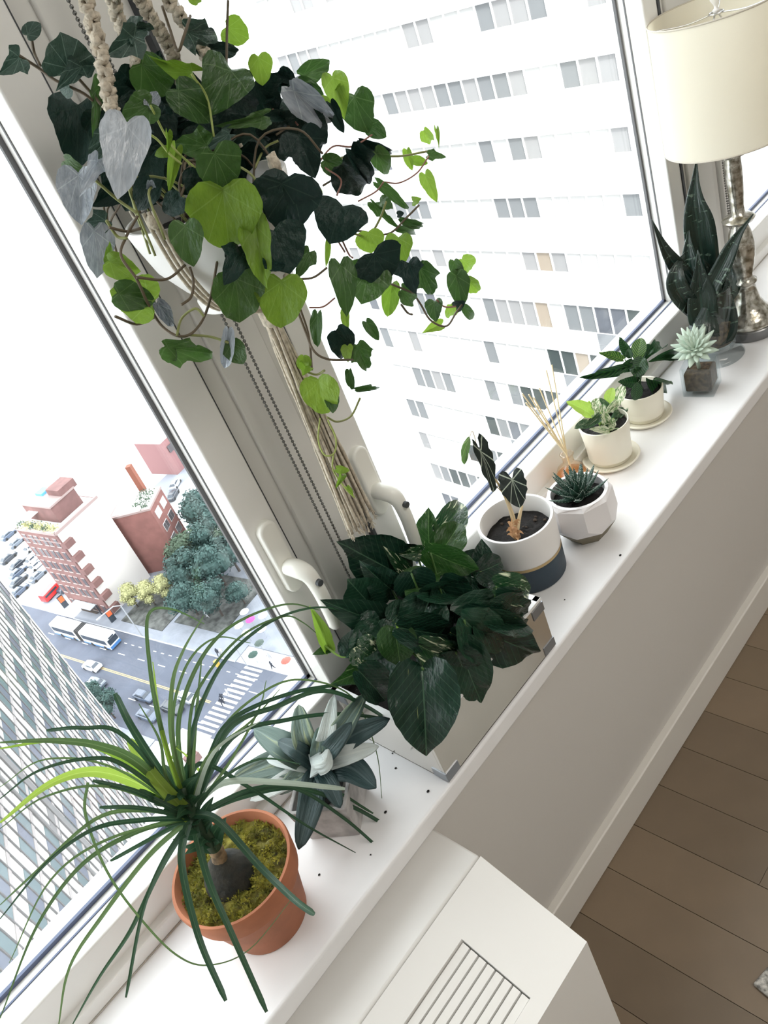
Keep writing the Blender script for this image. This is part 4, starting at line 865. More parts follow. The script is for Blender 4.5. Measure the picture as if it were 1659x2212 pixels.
STEMS = [(c1,[(98,285),(200,350),(290,415),(430,480),(520,560)],.80,'b'),(c1,[(160,190),(175,270),(205,335)],.80,'b'),(c1,[(400,400),(470,480),(520,540)],.79,'b'),(c1,[(705,1105),(645,1215),(620,1310),(700,1430),(760,1560),(830,1670),(920,1722),(1000,1690),(1065,1570),(1112,1330),(1105,1200)],.745,'b'),
 (c1,[(972,1370),(990,1440),(978,1520),(930,1560)],.73,'b'),(c1,[(700,1420),(850,1430),(950,1355)],.735,'b'),(c1,[(480,915),(600,1020),(700,1090)],.75,'g'),(c1,[(770,540),(840,680),(900,770),(1000,860)],.745,'l'),(c1,[(700,655),(800,710),(870,790),(930,840)],.742,'l'),(c1,[(980,380),(1060,500),(1095,700)],.755,'l'),
 (c1,[(1168,0),(1162,160),(1160,330)],.78,'b'),(c1,[(830,30),(870,150),(910,260),(940,190),(975,80)],.77,'b'),(c1,[(590,1620),(700,1660),(790,1625)],.75,'b'),(c1,[(905,1720),(930,1630),(1000,1580),(1045,1620)],.74,'g'),(c1,[(970,1715),(1080,1725),(1170,1755)],.74,'g'),(c1,[(560,1165),(650,1185),(720,1170)],.75,'b'),(c1,[(545,1130),(600,1210),(650,1220)],.75,'g'),
 (c2,[(440,840),(520,750),(620,750),(720,690)],.82,'r'),(c2,[(460,850),(620,795),(850,800),(1000,775)],.83,'g'),(c2,[(780,932),(860,936),(950,885),(1010,800)],.85,'r'),(c2,[(600,1190),(700,1205),(760,1120),(792,1030)],.79,'g'),(c2,[(560,1215),(600,1300),(620,1320)],.77,'r'),(c2,[(540,1225),(580,1290)],.77,'r'),(c2,[(640,1180),(800,1198),(900,1110),(960,1050)],.81,'b'),
 (c2,[(930,1500),(970,1560),(1020,1640),(1100,1670),(1150,1600),(1180,1560)],.80,'b'),(c2,[(820,1455),(930,1500)],.78,'b'),(c2,[(335,1580),(380,1700),(425,1800),(500,1840),(620,1842)],.745,'b'),(c2,[(350,1575),(395,1720),(412,1896)],.75,'b'),(c2,[(400,1575),(470,1570),(530,1525)],.76,'r'),(c2,[(340,1430),(420,1420),(490,1370)],.76,'b'),(c2,[(470,950),(540,900),(600,800)],.82,'b'),(c2,[(120,860),(170,760),(240,720)],.80,'g'),
 (c2,[(540,1000),(560,920),(480,860)],.79,'r'),(c2,[(650,1030),(740,980),(780,930)],.82,'r'),(c2,[(870,1560),(900,1600),(925,1610)],.79,'b'),(c2,[(1050,1535),(1090,1570),(1150,1570)],.81,'r'),(c2,[(890,1330),(912,1240)],.79,'b'),(c2,[(210,560),(300,600),(340,640)],.82,'r'),(c2,[(230,690),(330,620)],.82,'b'),
 (c5,[(608,130),(565,215),(500,242),(452,222)],.77,'g'),(c5,[(418,225),(410,330),(440,400),(485,390),(492,320),(455,235)],.755,'l'),(c5,[(482,400),(480,470),(540,560),(582,600)],.75,'l'),(c5,[(340,0),(400,20),(440,0)],.75,'g')]
sm_ = {'b': mat('brown_vine', (.10, .075, .045), .6), 'g': mat('green_vine', (.22, .24, .08), .5), 'l': mat('lime_vine', (.40, .46, .14), .5, trans=.3, tcol=(.4, .5, .1)), 'r': mat('reddish_vine', (.26, .12, .09), .55)}
for f_, pts, Y, mk in STEMS:
    q = catmull([P(*f_(x, y), Y+.008*math.sin(i*1.7)) for i, (x, y) in enumerate(pts)], 6)
    MB().tube(q, .0014 if mk in 'bg' else .0011, 6).build('vine', sm_[mk], hv, smooth=True)
rv = random.Random(9)
for k in range(26):   # tangle of vines rising from the soil
    a = rv.uniform(0, 2*PI); p0 = Vector((hc_.x+rv.uniform(-.04, .04), hc_.y+rv.uniform(-.04, .04), .806)); d = Vector((math.cos(a), math.sin(a), 0))
    MB().tube(catmull([p0, p0+d*.03+Vector((0, 0, .05)), p0+d*.07+Vector((0, 0, rv.uniform(.03, .07))), p0+d*.085+Vector((0, 0, rv.uniform(-.0, .03)))], 5), .0013, 5).build('vine', sm_['b' if k % 3 else 'g'], hv, smooth=True)

# ------------------------------------------------------------------ the street below
GZ = -88.0
road_m = mat('asphalt', (.075, .085, .115), .85, noise_amt=.18, noise_scale=.25)
plaza_m = mat('plaza_paving', (.20, .215, .25), .85, noise_amt=.15, noise_scale=.5)
lot_m = mat('pale_paving', (.42, .43, .45), .9, noise_amt=.12, noise_scale=.08)
line_m = mat('road_paint_white', (.55, .55, .55), .7); yel_m = mat('road_paint_yellow', (.42, .30, .13), .7)
O = Vector((26.6, 121.3, GZ)); ra_ = Vector((.169, -.986, 0)).normalized(); rr = Vector((.986, .169, 0)).normalized(); UP = Vector((0, 0, 1))
gnd = tag(MB().box((-300, 2, GZ-1), (400, 900, GZ-.02)).build('ground', lot_m, None), kind='structure')
def rbox(b, a0, a1, o0, o1, z0, z1): return b.obox(O+ra_*a0+rr*o0+UP*z0, ra_*(a1-a0), rr*(o1-o0), UP*(z1-z0))
road = structure('road', loc=(0, 0, 0))
rbox(MB(), -60, 110, -9, 8.4, -.02, .02).build('asphalt', road_m, road)
# cross street on the left of the red brick block
MB().obox(O+ra_*(-42)+rr*(-9)+UP*-.02, rr*70, ra_*(-8), UP*.03).build('asphalt', mat('asphalt_light', (.20, .215, .25), .9), road)
for k in range(14):
    for off, ln, wd in ((3.7, 1.9, .16),):
        rbox(MB(), -36+k*5.6, -36+k*5.6+ln, off, off+wd, .02, .035).build('lane_dash', line_m, road)
    rbox(MB(), -36+k*5.6, -36+k*5.6+1.9, -3.9, -3.74, .02, .035).build('lane_dash', line_m, road)
for k in range(22): rbox(MB(), -25+k*2.1, -25+k*2.1+.8, 6.1, 6.25, .02, .035).build('lane_dash', line_m, road)
rbox(MB(), -30, 14.5, -.22, -.06, .02, .035).build('centre_line', yel_m, road); rbox(MB(), -30, 14.5, .06, .22, .02, .035).build('centre_line', yel_m, road)
for k in range(19):
    rbox(MB(), 15.6, 19.6, -7.6+k*.95, -7.6+k*.95+.45, .02, .04).build('crosswalk_stripe', line_m, road)
pz = structure('plaza')
rbox(MB(), -33, 13, 8.4, 34, -.02, .15).build('paving', plaza_m, pz)
rbox(MB(), 13, 60, 12, 40, -.02, .15).build('paving', plaza_m, pz)
rbox(MB(), -33, 13, 8.2, 8.42, -.02, .18).build('kerb', mat('kerb_stone', (.34, .35, .38), .8), pz)
rbox(MB(), -60, 10, -16, -9, -.02, .15).build('paving', plaza_m, pz)
rg_ = random.Random(31)
grass_m = mat('park_planting', (.10, .105, .10), .95, noise_amt=.7, noise_scale=.8)
for a0, a1, o0, o1 in ((-20, -8, 10.5, 24), (-7, 6, 13, 26)): rbox(MB(), a0, a1, o0, o1, .15, .3).build('planting_bed', grass_m, pz)
# trees
fol = [mat('foliage_%s' % n, c, .8, noise_amt=.45, noise_scale=.7, trans=.2, tcol=c) for n, c in (('teal', (.05, .10, .09)), ('olive', (.07, .11, .07)), ('pale', (.45, .45, .22)))]  # pale foliage has blown-out sunlight put into its colour
trunk_m = mat('tree_bark', (.05, .04, .035), .9)
def crown_mesh(seed, m):
    r = random.Random(seed); b = MB(); b.uv = None; cs = [(r.uniform(-2.2, 2.2), r.uniform(-2.2, 2.2), r.uniform(5, 9), r.uniform(1.5, 2.6)) for _ in range(9)]
    for x, y, z, q in cs:
        b.sphere((x, y, z), q*.75, 8, 6)
        for _ in range(190):
            d = Vector((r.gauss(0, 1), r.gauss(0, 1), r.gauss(.2, 1))).normalized(); p = Vector((x, y, z))+d*q*r.uniform(.75, 1.12)
            u_ = d.orthogonal().normalized()*r.uniform(.16, .34); v_ = (d+Vector((r.uniform(-.8, .8), r.uniform(-.8, .8), r.uniform(-.8, .8)))).normalized().cross(u_).normalized()*r.uniform(.16, .34)
            i = len(b.v); b.v += [tuple(p-u_), tuple(p-v_), tuple(p+u_), tuple(p+v_)]; b.f.append((i, i+1, i+2, i+3))
    me = b.mesh('crown'); me.materials.append(m); return me
crowns = [crown_mesh(k, fol[k % 3]) for k in range(3)]+[crown_mesh(k+7, fol[0]) for k in range(3)]
trk = MB().tube([(0, 0, 0), (.1, 0, 2.5), (0, .1, 5.5)], .28, 8, .15).mesh('trunk'); trk.materials.append(trunk_m)
def tree(x, y, s, k, label, group='trees in the little park'):
    t = thing('street_tree', label, 'tree', (x, y, GZ), group); t.scale = (s, s, s*.95); t.rotation_euler = (0, 0, k*1.7)
    for me, n in ((crowns[k], 'crown'), (trk, 'trunk')): o = bpy.data.objects.new(n, me); C.objects.link(o); o.parent = t
TL = 'dense green tree in the park beside the avenue far below the left window'
TLAB = ['broad dark tree at the far corner of the park, beside the smaller brick building','tall green tree second from the smaller brick building','full-crowned tree in the middle of the park','green tree right of the middle of the park','small dark tree nearest the bus lane','rounded tree just behind the kerb facing the bus','green tree standing between the two brick buildings and the plaza','olive tree at the right of the park by the window frame','olive tree before the smaller brick building wall','bushy tree behind the others, closest to the window frame','smallest dark tree, by the parasols','farthest tree of the park, almost cut by the window frame']
for q_, (x, y, s, k) in enumerate([(58, 141, 1.25, 0), (54, 136, 1.2, 3), (49.5, 128, 1.25, 4), (53.5, 128.5, 1.15, 5), (43.5, 121.5, 1.0, 3), (41.5, 126.8, 1.05, 4), (45.5, 133.5, 1.15, 5), (56, 131, 1.1, 1), (49, 138.5, 1.1, 1), (61, 147, 1.2, 3), (47.5, 119.5, .7, 4), (64, 141, 1.2, 0)]):
    tree(x, y, s*.88, k, TLAB[q_])
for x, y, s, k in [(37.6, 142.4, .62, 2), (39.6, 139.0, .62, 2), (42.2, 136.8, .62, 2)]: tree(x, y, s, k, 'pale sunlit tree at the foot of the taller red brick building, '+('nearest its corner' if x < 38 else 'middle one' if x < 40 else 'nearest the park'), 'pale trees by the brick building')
for x, y, s, k in [(19.2, 127.2, .6, 4), (18.6, 121.5, .6, 5)]: tree(x, y, s, k, 'small street tree beside the slatted tower, '+('upper one' if y > 125 else 'lower one'), 'trees by the tower')
# vehicles
glass_d = mat('vehicle_glass', (.03, .04, .055), .15); tyre = mat('tyre', (.015, .015, .015), .8); chrome = mat('lamp_lens', (.6, .6, .6), .2)
def loft(b, secs):
    i = len(b.v); n = len(secs[0])
    for s in secs: b.v += s
    for j in range(len(secs)-1):
        for k in range(n): k2 = (k+1) % n; b.f.append((i+j*n+k, i+j*n+k2, i+(j+1)*n+k2, i+(j+1)*n+k))
    b.f.append(tuple(i+k for k in range(n))[::-1]); e = i+(len(secs)-1)*n; b.f.append(tuple(e+k for k in range(n))); return b
def sec(x, w, z0, z1, r=.12): return [(x, -w, z0), (x, w, z0), (x, w, z1-r), (x, w-r, z1), (x, -w+r, z1), (x, -w, z1-r)]
_car = {}
def car(x, y, ang, col, cname, label, van=False, group=None, L=1.0):
    if (cname, van) not in _car:
        m = mat('car_paint_'+cname, col, .3, coat=.5); parts = []
        if van:
            b = loft(MB(), [sec(-2.7, .9, .35, .9), sec(-2.6, .98, .3, 1.9), sec(1.4, .98, .3, 2.0), sec(1.9, .95, .3, 1.25), sec(2.6, .9, .3, 1.0), sec(2.75, .8, .4, .7)])
            g = loft(MB(), [sec(-2.4, 1.0, 1.15, 1.7), sec(.9, 1.0, 1.15, 1.7)]); g2 = loft(MB(), [sec(1.35, .9, 1.25, 1.93), sec(1.93, .9, 1.15, 1.32)])
        else:
            b = loft(MB(), [sec(-2.25, .78, .4, .8), sec(-2.1, .88, .28, .98), sec(-.9, .9, .25, 1.02), sec(.9, .9, .25, .98), sec(2.0, .85, .28, .82), sec(2.25, .72, .38, .65)])
            loft(b, [sec(-1.45, .72, .9, 1.05), sec(-1.05, .68, .95, 1.43), sec(.25, .68, .95, 1.45), sec(.5, .7, .9, 1.3)])
            g = loft(MB(), [sec(-1.0, .735, 1.0, 1.36, .06), sec(.3, .735, 1.0, 1.38, .06)]); g2 = loft(MB(), [sec(.27, .66, 1.0, 1.42), sec(1.0, .76, .95, 1.0, .02)]); loft(g2, [sec(-1.75, .74, .97, 1.0, .02), sec(-1.03, .62, .98, 1.40)])
        for bb, n, mm in ((b, 'body', m), (g, 'side_window', glass_d), (g2, 'windscreen', glass_d)): me = bb.mesh(n); me.materials.append(mm); parts.append((n, me, (0, 0, 0)))
        wme = MB().tube([(0, -.1, 0), (0, .1, 0)], .33, 12).mesh('wheel'); wme.materials.append(tyre)
        for sx in (-1.35, 1.35):
            for sy in (-.82, .82): parts.append(('wheel', wme, (sx*(1.2 if van else 1), sy, .33)))
        _car[(cname, van)] = parts
    t = thing('van' if van else 'car', label, 'van' if van else 'car', (x, y, GZ+.04), group); t.rotation_euler = (0, 0, ang)
    for n, me, lo in _car[(cname, van)]: o = bpy.data.objects.new(n, me); C.objects.link(o); o.parent = t; o.location = lo
sa = math.atan2(-.986, .169)
car(23.4, 137.2, sa+PI, (.55, .58, .62), 'white', 'white car at the edge of the slatted tower, heading away up the avenue')
car(21.4, 132.2, sa+PI, (.10, .12, .15), 'slate', 'slate grey car half hidden by the slatted tower')
car(24.0, 119.6, sa, (.05, .07, .11), 'navy', 'dark blue car on the avenue left of the centre line', False)
car(21.8, 115.2, sa, (.05, .07, .11), 'navy', 'dark blue car parked by the near kerb of the avenue')
car(27.6, 111.0, sa, (.42, .46, .50), 'silver', 'silver car stopped before the crosswalk')
car(24.9, 112.2, sa, (.02, .025, .035), 'black', 'black car stopped beside the silver one before the crosswalk')
LB = 'parked car in the open lot behind the red brick building'
pk = [(33.2, 178.8, 'dark grey', 'slate', (.10, .12, .15)), (35.2, 183.4, 'pale silver', 'silver', (.42, .46, .5)), (36.0, 187.0, 'white', 'white', (.55, .58, .62)), (30.0, 182.6, 'black', 'black', (.02, .025, .035)), (31.6, 186.2, 'navy', 'navy', (.05, .07, .11)), (33.4, 189.6, 'black', 'black', (.02, .025, .035)), (37.8, 199.5, 'dark grey', 'slate', (.10, .12, .15)), (38.6, 206, 'navy', 'navy', (.05, .07, .11)), (38.4, 192.6, 'silver', 'silver', (.42, .46, .5)), (28.2, 178.6, 'navy', 'navy', (.05, .07, .11)), (33.4, 195.4, 'black', 'black', (.02, .025, .035))]
pk = [(a, b_, k, k, c) for a, b_, _, k, c in pk]
WH = ['nearest the red van','second from the red van, next to a grey car','third row, pale, close to the brick wall','at the tower edge, in a dense cluster','beside the cluster at the tower edge','farther back by the tower edge','in the far row near the roof corner','farthest of all the parked cars','fourth row behind the brick roof terrace','half hidden by the tower edge','between the two far rows']
for q_, (x, y, cn_, k, c_) in enumerate(pk): car(x, y, sa+PI/2, c_, k, cn_+' parked car, '+WH[q_], False, 'cars in the lot')
car(31.6, 168.6, sa+PI/2+.1, (.55, .03, .03), 'red', 'red van crossing behind the red brick building', True)
car(34.3, 166.9, sa+PI/2, (.03, .04, .06), 'black2', 'black car just behind the red van')
car(65.4, 168.4, .6, (.03, .035, .05), 'black', 'black car beside the smaller brick building, first of a pair', False, 'cars by the smaller brick building')
car(68.6, 172.0, .6, (.3, .31, .34), 'grey', 'grey car beside the smaller brick building, second of a pair', False, 'cars by the smaller brick building')
# articulated bus
bt = thing('articulated_bus', 'white and blue articulated bus with a black bellows on the avenue', 'bus', (27.55, 146, GZ+.03)); bt.rotation_euler = (0, 0, sa)
bw = mat('bus_white', (.62, .63, .64), .4); bblue = mat('bus_blue', (.05, .16, .38), .4); bbel = mat('bus_bellows', (.02, .02, .022), .8)
def sub_(b, n, m, **k): o = b.build(n, m, None, **k); o.parent = bt; return o
for x0, x1 in ((-9.0, -1.0), (.6, 9.0)):
    sub_(loft(MB(), [sec(x0, 1.27, .35, 3.05, .2), sec(x1-(.3 if x1 > 5 else 0), 1.27, .35, 3.05, .2)]+([sec(x1, 1.15, .4, 2.5, .2)] if x1 > 5 else [])), 'body_section', bw)
    for sy in (-1, 1):
        sub_(MB().box((x0+.3, sy*1.275-.01, 1.45), (x1-.5, sy*1.275+.01, 2.55)), 'window_band', glass_d); sub_(MB().box((x0+.02, sy*1.28-.01, .4), (x1-.35, sy*1.28+.01, .72)), 'stripe', bblue)
b = MB()
for k in range(7): b.box((-1.05+k*.24, -1.2+.06*(k % 2), .5), (-.85+k*.24, 1.2-.06*(k % 2), 2.98-.06*(k % 2)))
sub_(b, 'bellows', bbel); sub_(MB().box((8.86, -1.1, 1.3), (9.03, 1.1, 2.45)), 'windscreen', glass_d); sub_(MB().box((8.85, -1.2, .4), (9.04, 1.2, 1.0)), 'stripe', bblue)
sub_(MB().box((8.9, -.6, 2.5), (9.02, .6, 2.75)), 'destination_board', glass_d)
for x in (-6.5, 4.2): sub_(MB().box((x, -.5, 3.05), (x+1.3, .5, 3.16)), 'roof_hatch', mat('bus_grey', (.3, .31, .33), .5) if x < 0 else bpy.data.materials['bus_grey'])
for x in (-6.6, -2.4, 3.2, 7.2):
    for sy in (-1.15, 1.15): sub_(MB().tube([(x, sy-.15, .48), (x, sy+.15, .48)], .48, 14), 'wheel', tyre)
# bus shelter, street lamp, traffic signal
shl = thing('bus_shelter', 'glass-roofed bus shelter on the pavement behind the bus', 'bus shelter', (31.6, 152.5, GZ+.15)); shl.rotation_euler = (0, 0, sa)
sub2 = lambda b, n, m: setattr(b.build(n, m, None), 'parent', shl)
sub2(MB().box((-3.4, -.8, 2.5), (3.4, .8, 2.6)), 'roof', mat('shelter_roof', (.3, .33, .36), .3)); sub2(MB().box((-3.3, .7, .2), (3.3, .74, 2.5)), 'back_panel', pane_mat); sub2(MB().box((-2.5, .2, .4), (2.5, .6, .5)), 'bench', trunk_m)
for x in (-3.3, 3.3): sub2(MB().box((x-.06, .6, 0), (x+.06, .75, 2.5)), 'post', glass_d)
pole_m = mat('grey_pole', (.30, .31, .33), .6)
sl = thing('street_lamp', 'grey street lamp with a long arm over the avenue', 'street lamp', (33.0, 134.2, GZ+.15))
MB().tube([(33.0, 134.2, GZ+.15), (33.0, 134.2, GZ+8), (31.8, 134.0, GZ+9), (28.8, 133.5, GZ+9.4)], .11, 8).build('pole', pole_m, sl); MB().box((28.0, 133.3, GZ+9.25), (28.9, 133.7, GZ+9.45)).build('lamp_head', pole_m, sl)
ts = thing('traffic_signal', 'yellow traffic signal hanging over the crosswalk', 'traffic signal', (37.2, 106.6, GZ+.15))
MB().tube([(37.2, 106.6, GZ+.15), (37.2, 106.6, GZ+5.6), (33.0, 105.6, GZ+6.2)], .09, 8).build('pole', pole_m, ts)
MB().box((32.6, 105.2, GZ+5.3), (33.2, 105.9, GZ+6.5)).build('signal_head', mat('signal_yellow', (.55, .33, .05), .5), ts)
for x, y, z in ((30.6, 160.8, 3.2), (32.9, 144.6, 3.0)):
    t = thing('poster_stand', 'black and orange poster stand on the pavement '+('behind' if y < 150 else 'left of')+' the bus', 'poster stand', (x, y, GZ+.15))
    MB().box((x-.6, y-.15, GZ+.15), (x+.6, y+.15, GZ+z)).build('case', glass_d, t); MB().box((x-.5, y-.17, GZ+1.6), (x+.5, y-.15, GZ+z-.3)).build('poster', mat('orange_poster', (.6, .12, .04), .6) if y > 150 else bpy.data.materials['orange_poster'], t)
# people, cafe parasols
pm2 = [mat('dark_clothes', (.03, .035, .05), .9), mat('pale_clothes', (.4, .4, .42), .9)]
def person_mesh(m):
    v = [(0,0,.95),(0,0,1.15),(0,0,1.42),(0,0,1.52),(0,0,1.66),(.1,0,.9),(.12,.12,.48),(.12,.2,.05),(-.1,0,.9),(-.12,-.1,.48),(-.12,-.22,.05),(.2,0,1.4),(.27,-.08,1.12),(.28,.05,.88),(-.2,0,1.4),(-.27,.08,1.12),(-.28,-.05,.88),(0,.02,1.74)]
    e = [(0,1),(1,2),(2,3),(3,4),(4,17),(0,5),(5,6),(6,7),(0,8),(8,9),(9,10),(2,11),(11,12),(12,13),(2,14),(14,15),(15,16)]
    rad = [.15,.14,.16,.06,.10,.10,.07,.05,.10,.07,.05,.07,.05,.04,.07,.05,.04,.08]
    me = bpy.data.meshes.new('figure'); me.from_pydata(v, e, []); o = bpy.data.objects.new('figure', me); C.objects.link(o)
    md = o.modifiers.new('skin', 'SKIN'); 
    for s, r in zip(me.skin_vertices[0].data, rad): s.radius = (r, r)
    me.skin_vertices[0].data[0].use_root = True; sb_ = o.modifiers.new('sub', 'SUBSURF'); sb_.levels = 1; sb_.render_levels = 1
    dg_ = bpy.context.evaluated_depsgraph_get(); me2 = bpy.data.meshes.new_from_object(o.evaluated_get(dg_)); bpy.data.objects.remove(o); me2.materials.append(m); return me2
fig = [person_mesh(m) for m in pm2]
for k, (x, y) in enumerate([(30.3, 104.7), (31.4, 104.5), (29.7, 104.0), (42.0, 124.2), (36.6, 113.8), (36.9, 113.0), (38.9, 101.5), (40.1, 103.4)]):
    o = bpy.data.objects.new('person', fig[k % 2]); C.objects.link(o); o.location = (x, y, GZ+(.04 if x < 33 else .16)); o.rotation_euler = (0, 0, k*1.3); o.scale = (1.25, 1.25, 1.1)
    tag(o, 'person in %s clothes walking %s' % ('dark' if k % 2 == 0 else 'pale', ['on the crosswalk, middle of three','on the crosswalk, nearest the plaza','on the crosswalk, nearest the cars','among the park trees','along the kerb, left one of a pair','along the kerb, right one of a pair','on the plaza below the red parasol','on the plaza by the dark green parasols'][k]), 'person', 'people in the street')
for k, (x, y, c_) in enumerate([(44.1, 112.6, (.6, .05, .2)), (41.6, 110.8, (.6, .6, .6)), (43.4, 108.6, (.6, .6, .6)), (45.8, 111, (.6, .6, .6)), (45, 115.4, (.6, .6, .6)), (40.2, 98.6, (.6, .08, .06)), (42.2, 113.6, (.6, .6, .6)), (46.6, 108.2, (.6, .6, .6)), (38.6, 105.4, (.02, .05, .04)), (40.9, 106.4, (.05, .07, .06))]):
    t = thing('parasol', ('pink' if k == 0 else 'red' if k == 5 else 'dark green' if k > 7 else 'white')+' parasol on the plaza, '+['at the top edge of the cluster','left of the pink one','in the middle of the cluster','right of the pink one','farthest back','near the crosswalk','above the middle one','nearest the window frame','alone by the kerb','beside the other dark green one'][k], 'parasol', (x, y, GZ+.15), 'parasols on the plaza')
    MB().lathe((x, y, GZ+2.2), [(.9, 0), (.5, .3), (.04, .5)], 8, cap=False).build('canopy', mat('parasol_%d' % k, c_, .8), t); MB().tube([(x, y, GZ+.15), (x, y, GZ+2.65)], .04, 6).build('pole', pole_m, t)

# ------------------------------------------------------------------ red brick buildings
brick = mat('red_brick', (.165, .085, .08), .9, noise_amt=.25, noise_scale=.5); band = mat('stone_band', (.27, .20, .19), .8); win_d = mat('brick_window', (.07, .06, .065), .3); roofm = mat('pale_roof', (.45, .44, .43), .9); sillm = mat('window_sill_stone', (.30, .24, .23), .8)
bA = Vector((31.46, 159, GZ)); bdir = Vector((33.77-31.46, 146.4-159, 0)); W1 = bdir.length; bdir.normalize(); bin_ = Vector((-bdir.y, bdir.x, 0))
if bin_.x < 0: bin_ = -bin_
b1 = thing('brick_apartment_building', 'taller red brick apartment building with roof terrace, beside the bus', 'building', bA)
HB = 20.6
MB().obox(bA, bdir*W1, bin_*11, UP*HB).build('wall', brick, b1); MB().obox(bA+bdir*W1+bin_*.3, bdir*.12, bin_*10.7, UP*HB).build('glare_pale_side_wall', mat('glare_pale_wall', (.55, .52, .50), .9), b1); MB().obox(bA+UP*HB+bdir*.3+bin_*.3, bdir*(W1-.6), bin_*10.4, UP*.1).build('roof', roofm, b1)  # side wall is pale because sun glare is put into its colour
def slab(par, o, a, b, c, n, m): MB().obox(o, a, b, c).build(n, m, par)
slab(b1, bA+UP*HB-bin_*.15, bdir*W1, bin_*.4, UP*.55, 'parapet', band); slab(b1, bA+UP*HB-bdir*.0+bdir*(W1-.25), bdir*.4, bin_*11, UP*.55, 'parapet', band); slab(b1, bA+UP*(HB-1.9)-bin_*.08, bdir*W1, bin_*.1, UP*.2, 'cornice', band)
wme = MB().box((0, 0, 0), (1, 1, 1)).mesh('window')
def inst(par, name, m, o, a, b, c):
    k = 'unit_'+m.name
    me = bpy.data.meshes.get(k)
    if me is None: me = MB().box((0, 0, 0), (1, 1, 1)).mesh(k); me.materials.append(m)
    ob = bpy.data.objects.new(name, me); C.objects.link(ob); ob.parent = par; o = Vector(o)-wloc(par)
    ob.matrix_basis = Matrix(((a.x, b.x, c.x, o.x), (a.y, b.y, c.y, o.y), (a.z, b.z, c.z, o.z), (0, 0, 0, 1))); return ob
for fl in range(6):
    for k in range(6):
        s0 = .9+k*1.95+(.25 if k % 2 else -.05); z = 1.3+fl*3.3
        if fl == 0: z = .6
        w_ = inst(b1, 'window', win_d, bA+bdir*s0-bin_*.06+UP*z, bdir*1.0, bin_*.1, UP*1.75); inst(b1, 'sill', sillm, bA+bdir*(s0-.15)-bin_*.14+UP*(z-.25), bdir*1.3, bin_*.16, UP*.22)
        inst(b1, 'lintel', sillm, bA+bdir*(s0-.1)-bin_*.1+UP*(z+1.78), bdir*1.2, bin_*.12, UP*.18)
sd0 = bA+bdir*W1
for fl in range(6):   # side wall towards us: balconies and windows
    slab(b1, sd0+bin_*0+UP*(.9+fl*3.3), bdir*1.0, bin_*2.0, UP*1.3, 'balcony', brick)
pA = bA+UP*HB+bdir*1.0+bin_*3.2
slab(b1, pA, bdir*9.5, bin_*6, UP*3.6, 'penthouse', brick); slab(b1, pA+UP*3.6-bin_*.2, bdir*9.7, bin_*6.3, UP*.35, 'penthouse_cornice', band)
slab(b1, pA-bin_*1.9+bdir*1.2+UP*2.2, bdir*3, bin_*1.9, UP*.1, 'awning', mat('white_awning', (.7, .7, .68), .7)); slab(b1, pA+bdir*2+bin_*2.5+UP*3.95, bdir*2.2, bin_*2, UP*.5, 'blue_tarpaulin', mat('blue_tarp', (.10, .35, .75), .6)); slab(b1, pA+bdir*5.5+bin_*3+UP*3.6, bdir*4, bin_*4, UP*1.6, 'lift_house', brick)
for k in range(9):
    b = MB(); q = bA+bdir*(1.2+k*1.3)+bin_*.9+UP*(HB+.5)
    for _ in range(60):
        d = Vector((rg_.gauss(0, .45), rg_.gauss(0, .35), abs(rg_.gauss(0, .4)))); u_ = Vector((rg_.uniform(-1, 1), rg_.uniform(-1, 1), rg_.uniform(-1, 1))).normalized()*.16; v_ = u_.orthogonal().normalized()*.16; p = q+d; i = len(b.v); b.v += [tuple(p-u_), tuple(p-v_), tuple(p+u_), tuple(p+v_)]; b.f.append((i, i+1, i+2, i+3))
    b.build('terrace_shrub', fol[2] if k % 3 else fol[1], b1)
b2o = Vector((50.0, 143.0, GZ)); u2 = Vector((.80, .60, 0)); v2 = Vector((-.60, .80, 0)); HB2 = 14.5
b2 = thing('brick_corner_building', 'smaller red brick building with white-framed windows beyond the park trees', 'building', b2o)
slab(b2, b2o, u2*7.2, v2*9, UP*HB2, 'wall', mat('red_brick_light', (.20, .085, .075), .9, noise_amt=.2, noise_scale=.6)); slab(b2, b2o-u2*.1-v2*.1+UP*HB2, u2*7.4, v2*9.2, UP*.4, 'parapet', band); slab(b2, b2o+u2*.4+v2*.4+UP*(HB2+.1), u2*6.4, v2*8.2, UP*.35, 'roof', roofm)
for fl in range(4):
    for k in range(2):
        inst(b2, 'window_frame', line_m, b2o+u2*(1.0+k*3.2)-v2*.06+UP*(1.6+fl*3.3), u2*2.2, v2*.1, UP*1.8)
        for j in range(2): inst(b2, 'window', win_d if fl < 3 else roofm, b2o+u2*(1.1+k*3.2+j*1.05)-v2*.1+UP*(1.7+fl*3.3), u2*.95, v2*.1, UP*1.6)
slab(b2, Vector((53.8, 150.5, GZ+HB2)), u2*1.1, v2*1.1, UP*6.2, 'chimney', mat('orange_brick', (.20, .07, .045), .9))
for k in range(6):
    b = MB(); q = b2o+u2*(1+k*1.0)+v2*(1.2+k % 2*2)+UP*(HB2+.6)
    for _ in range(40):
        p = q+Vector((rg_.gauss(0, .5), rg_.gauss(0, .5), abs(rg_.gauss(0, .3)))); u_ = Vector((rg_.uniform(-1, 1), rg_.uniform(-1, 1), rg_.uniform(-1, 1))).normalized()*.16; v_ = u_.orthogonal().normalized()*.16; i = len(b.v); b.v += [tuple(p-u_), tuple(p-v_), tuple(p+u_), tuple(p+v_)]; b.f.append((i, i+1, i+2, i+3))
    b.build('roof_shrub', fol[1], b2)
b3o = Vector((72, 176, GZ)); b3 = thing('brick_warehouse', 'pale pink brick building at the edge of the left window pane', 'building', b3o)
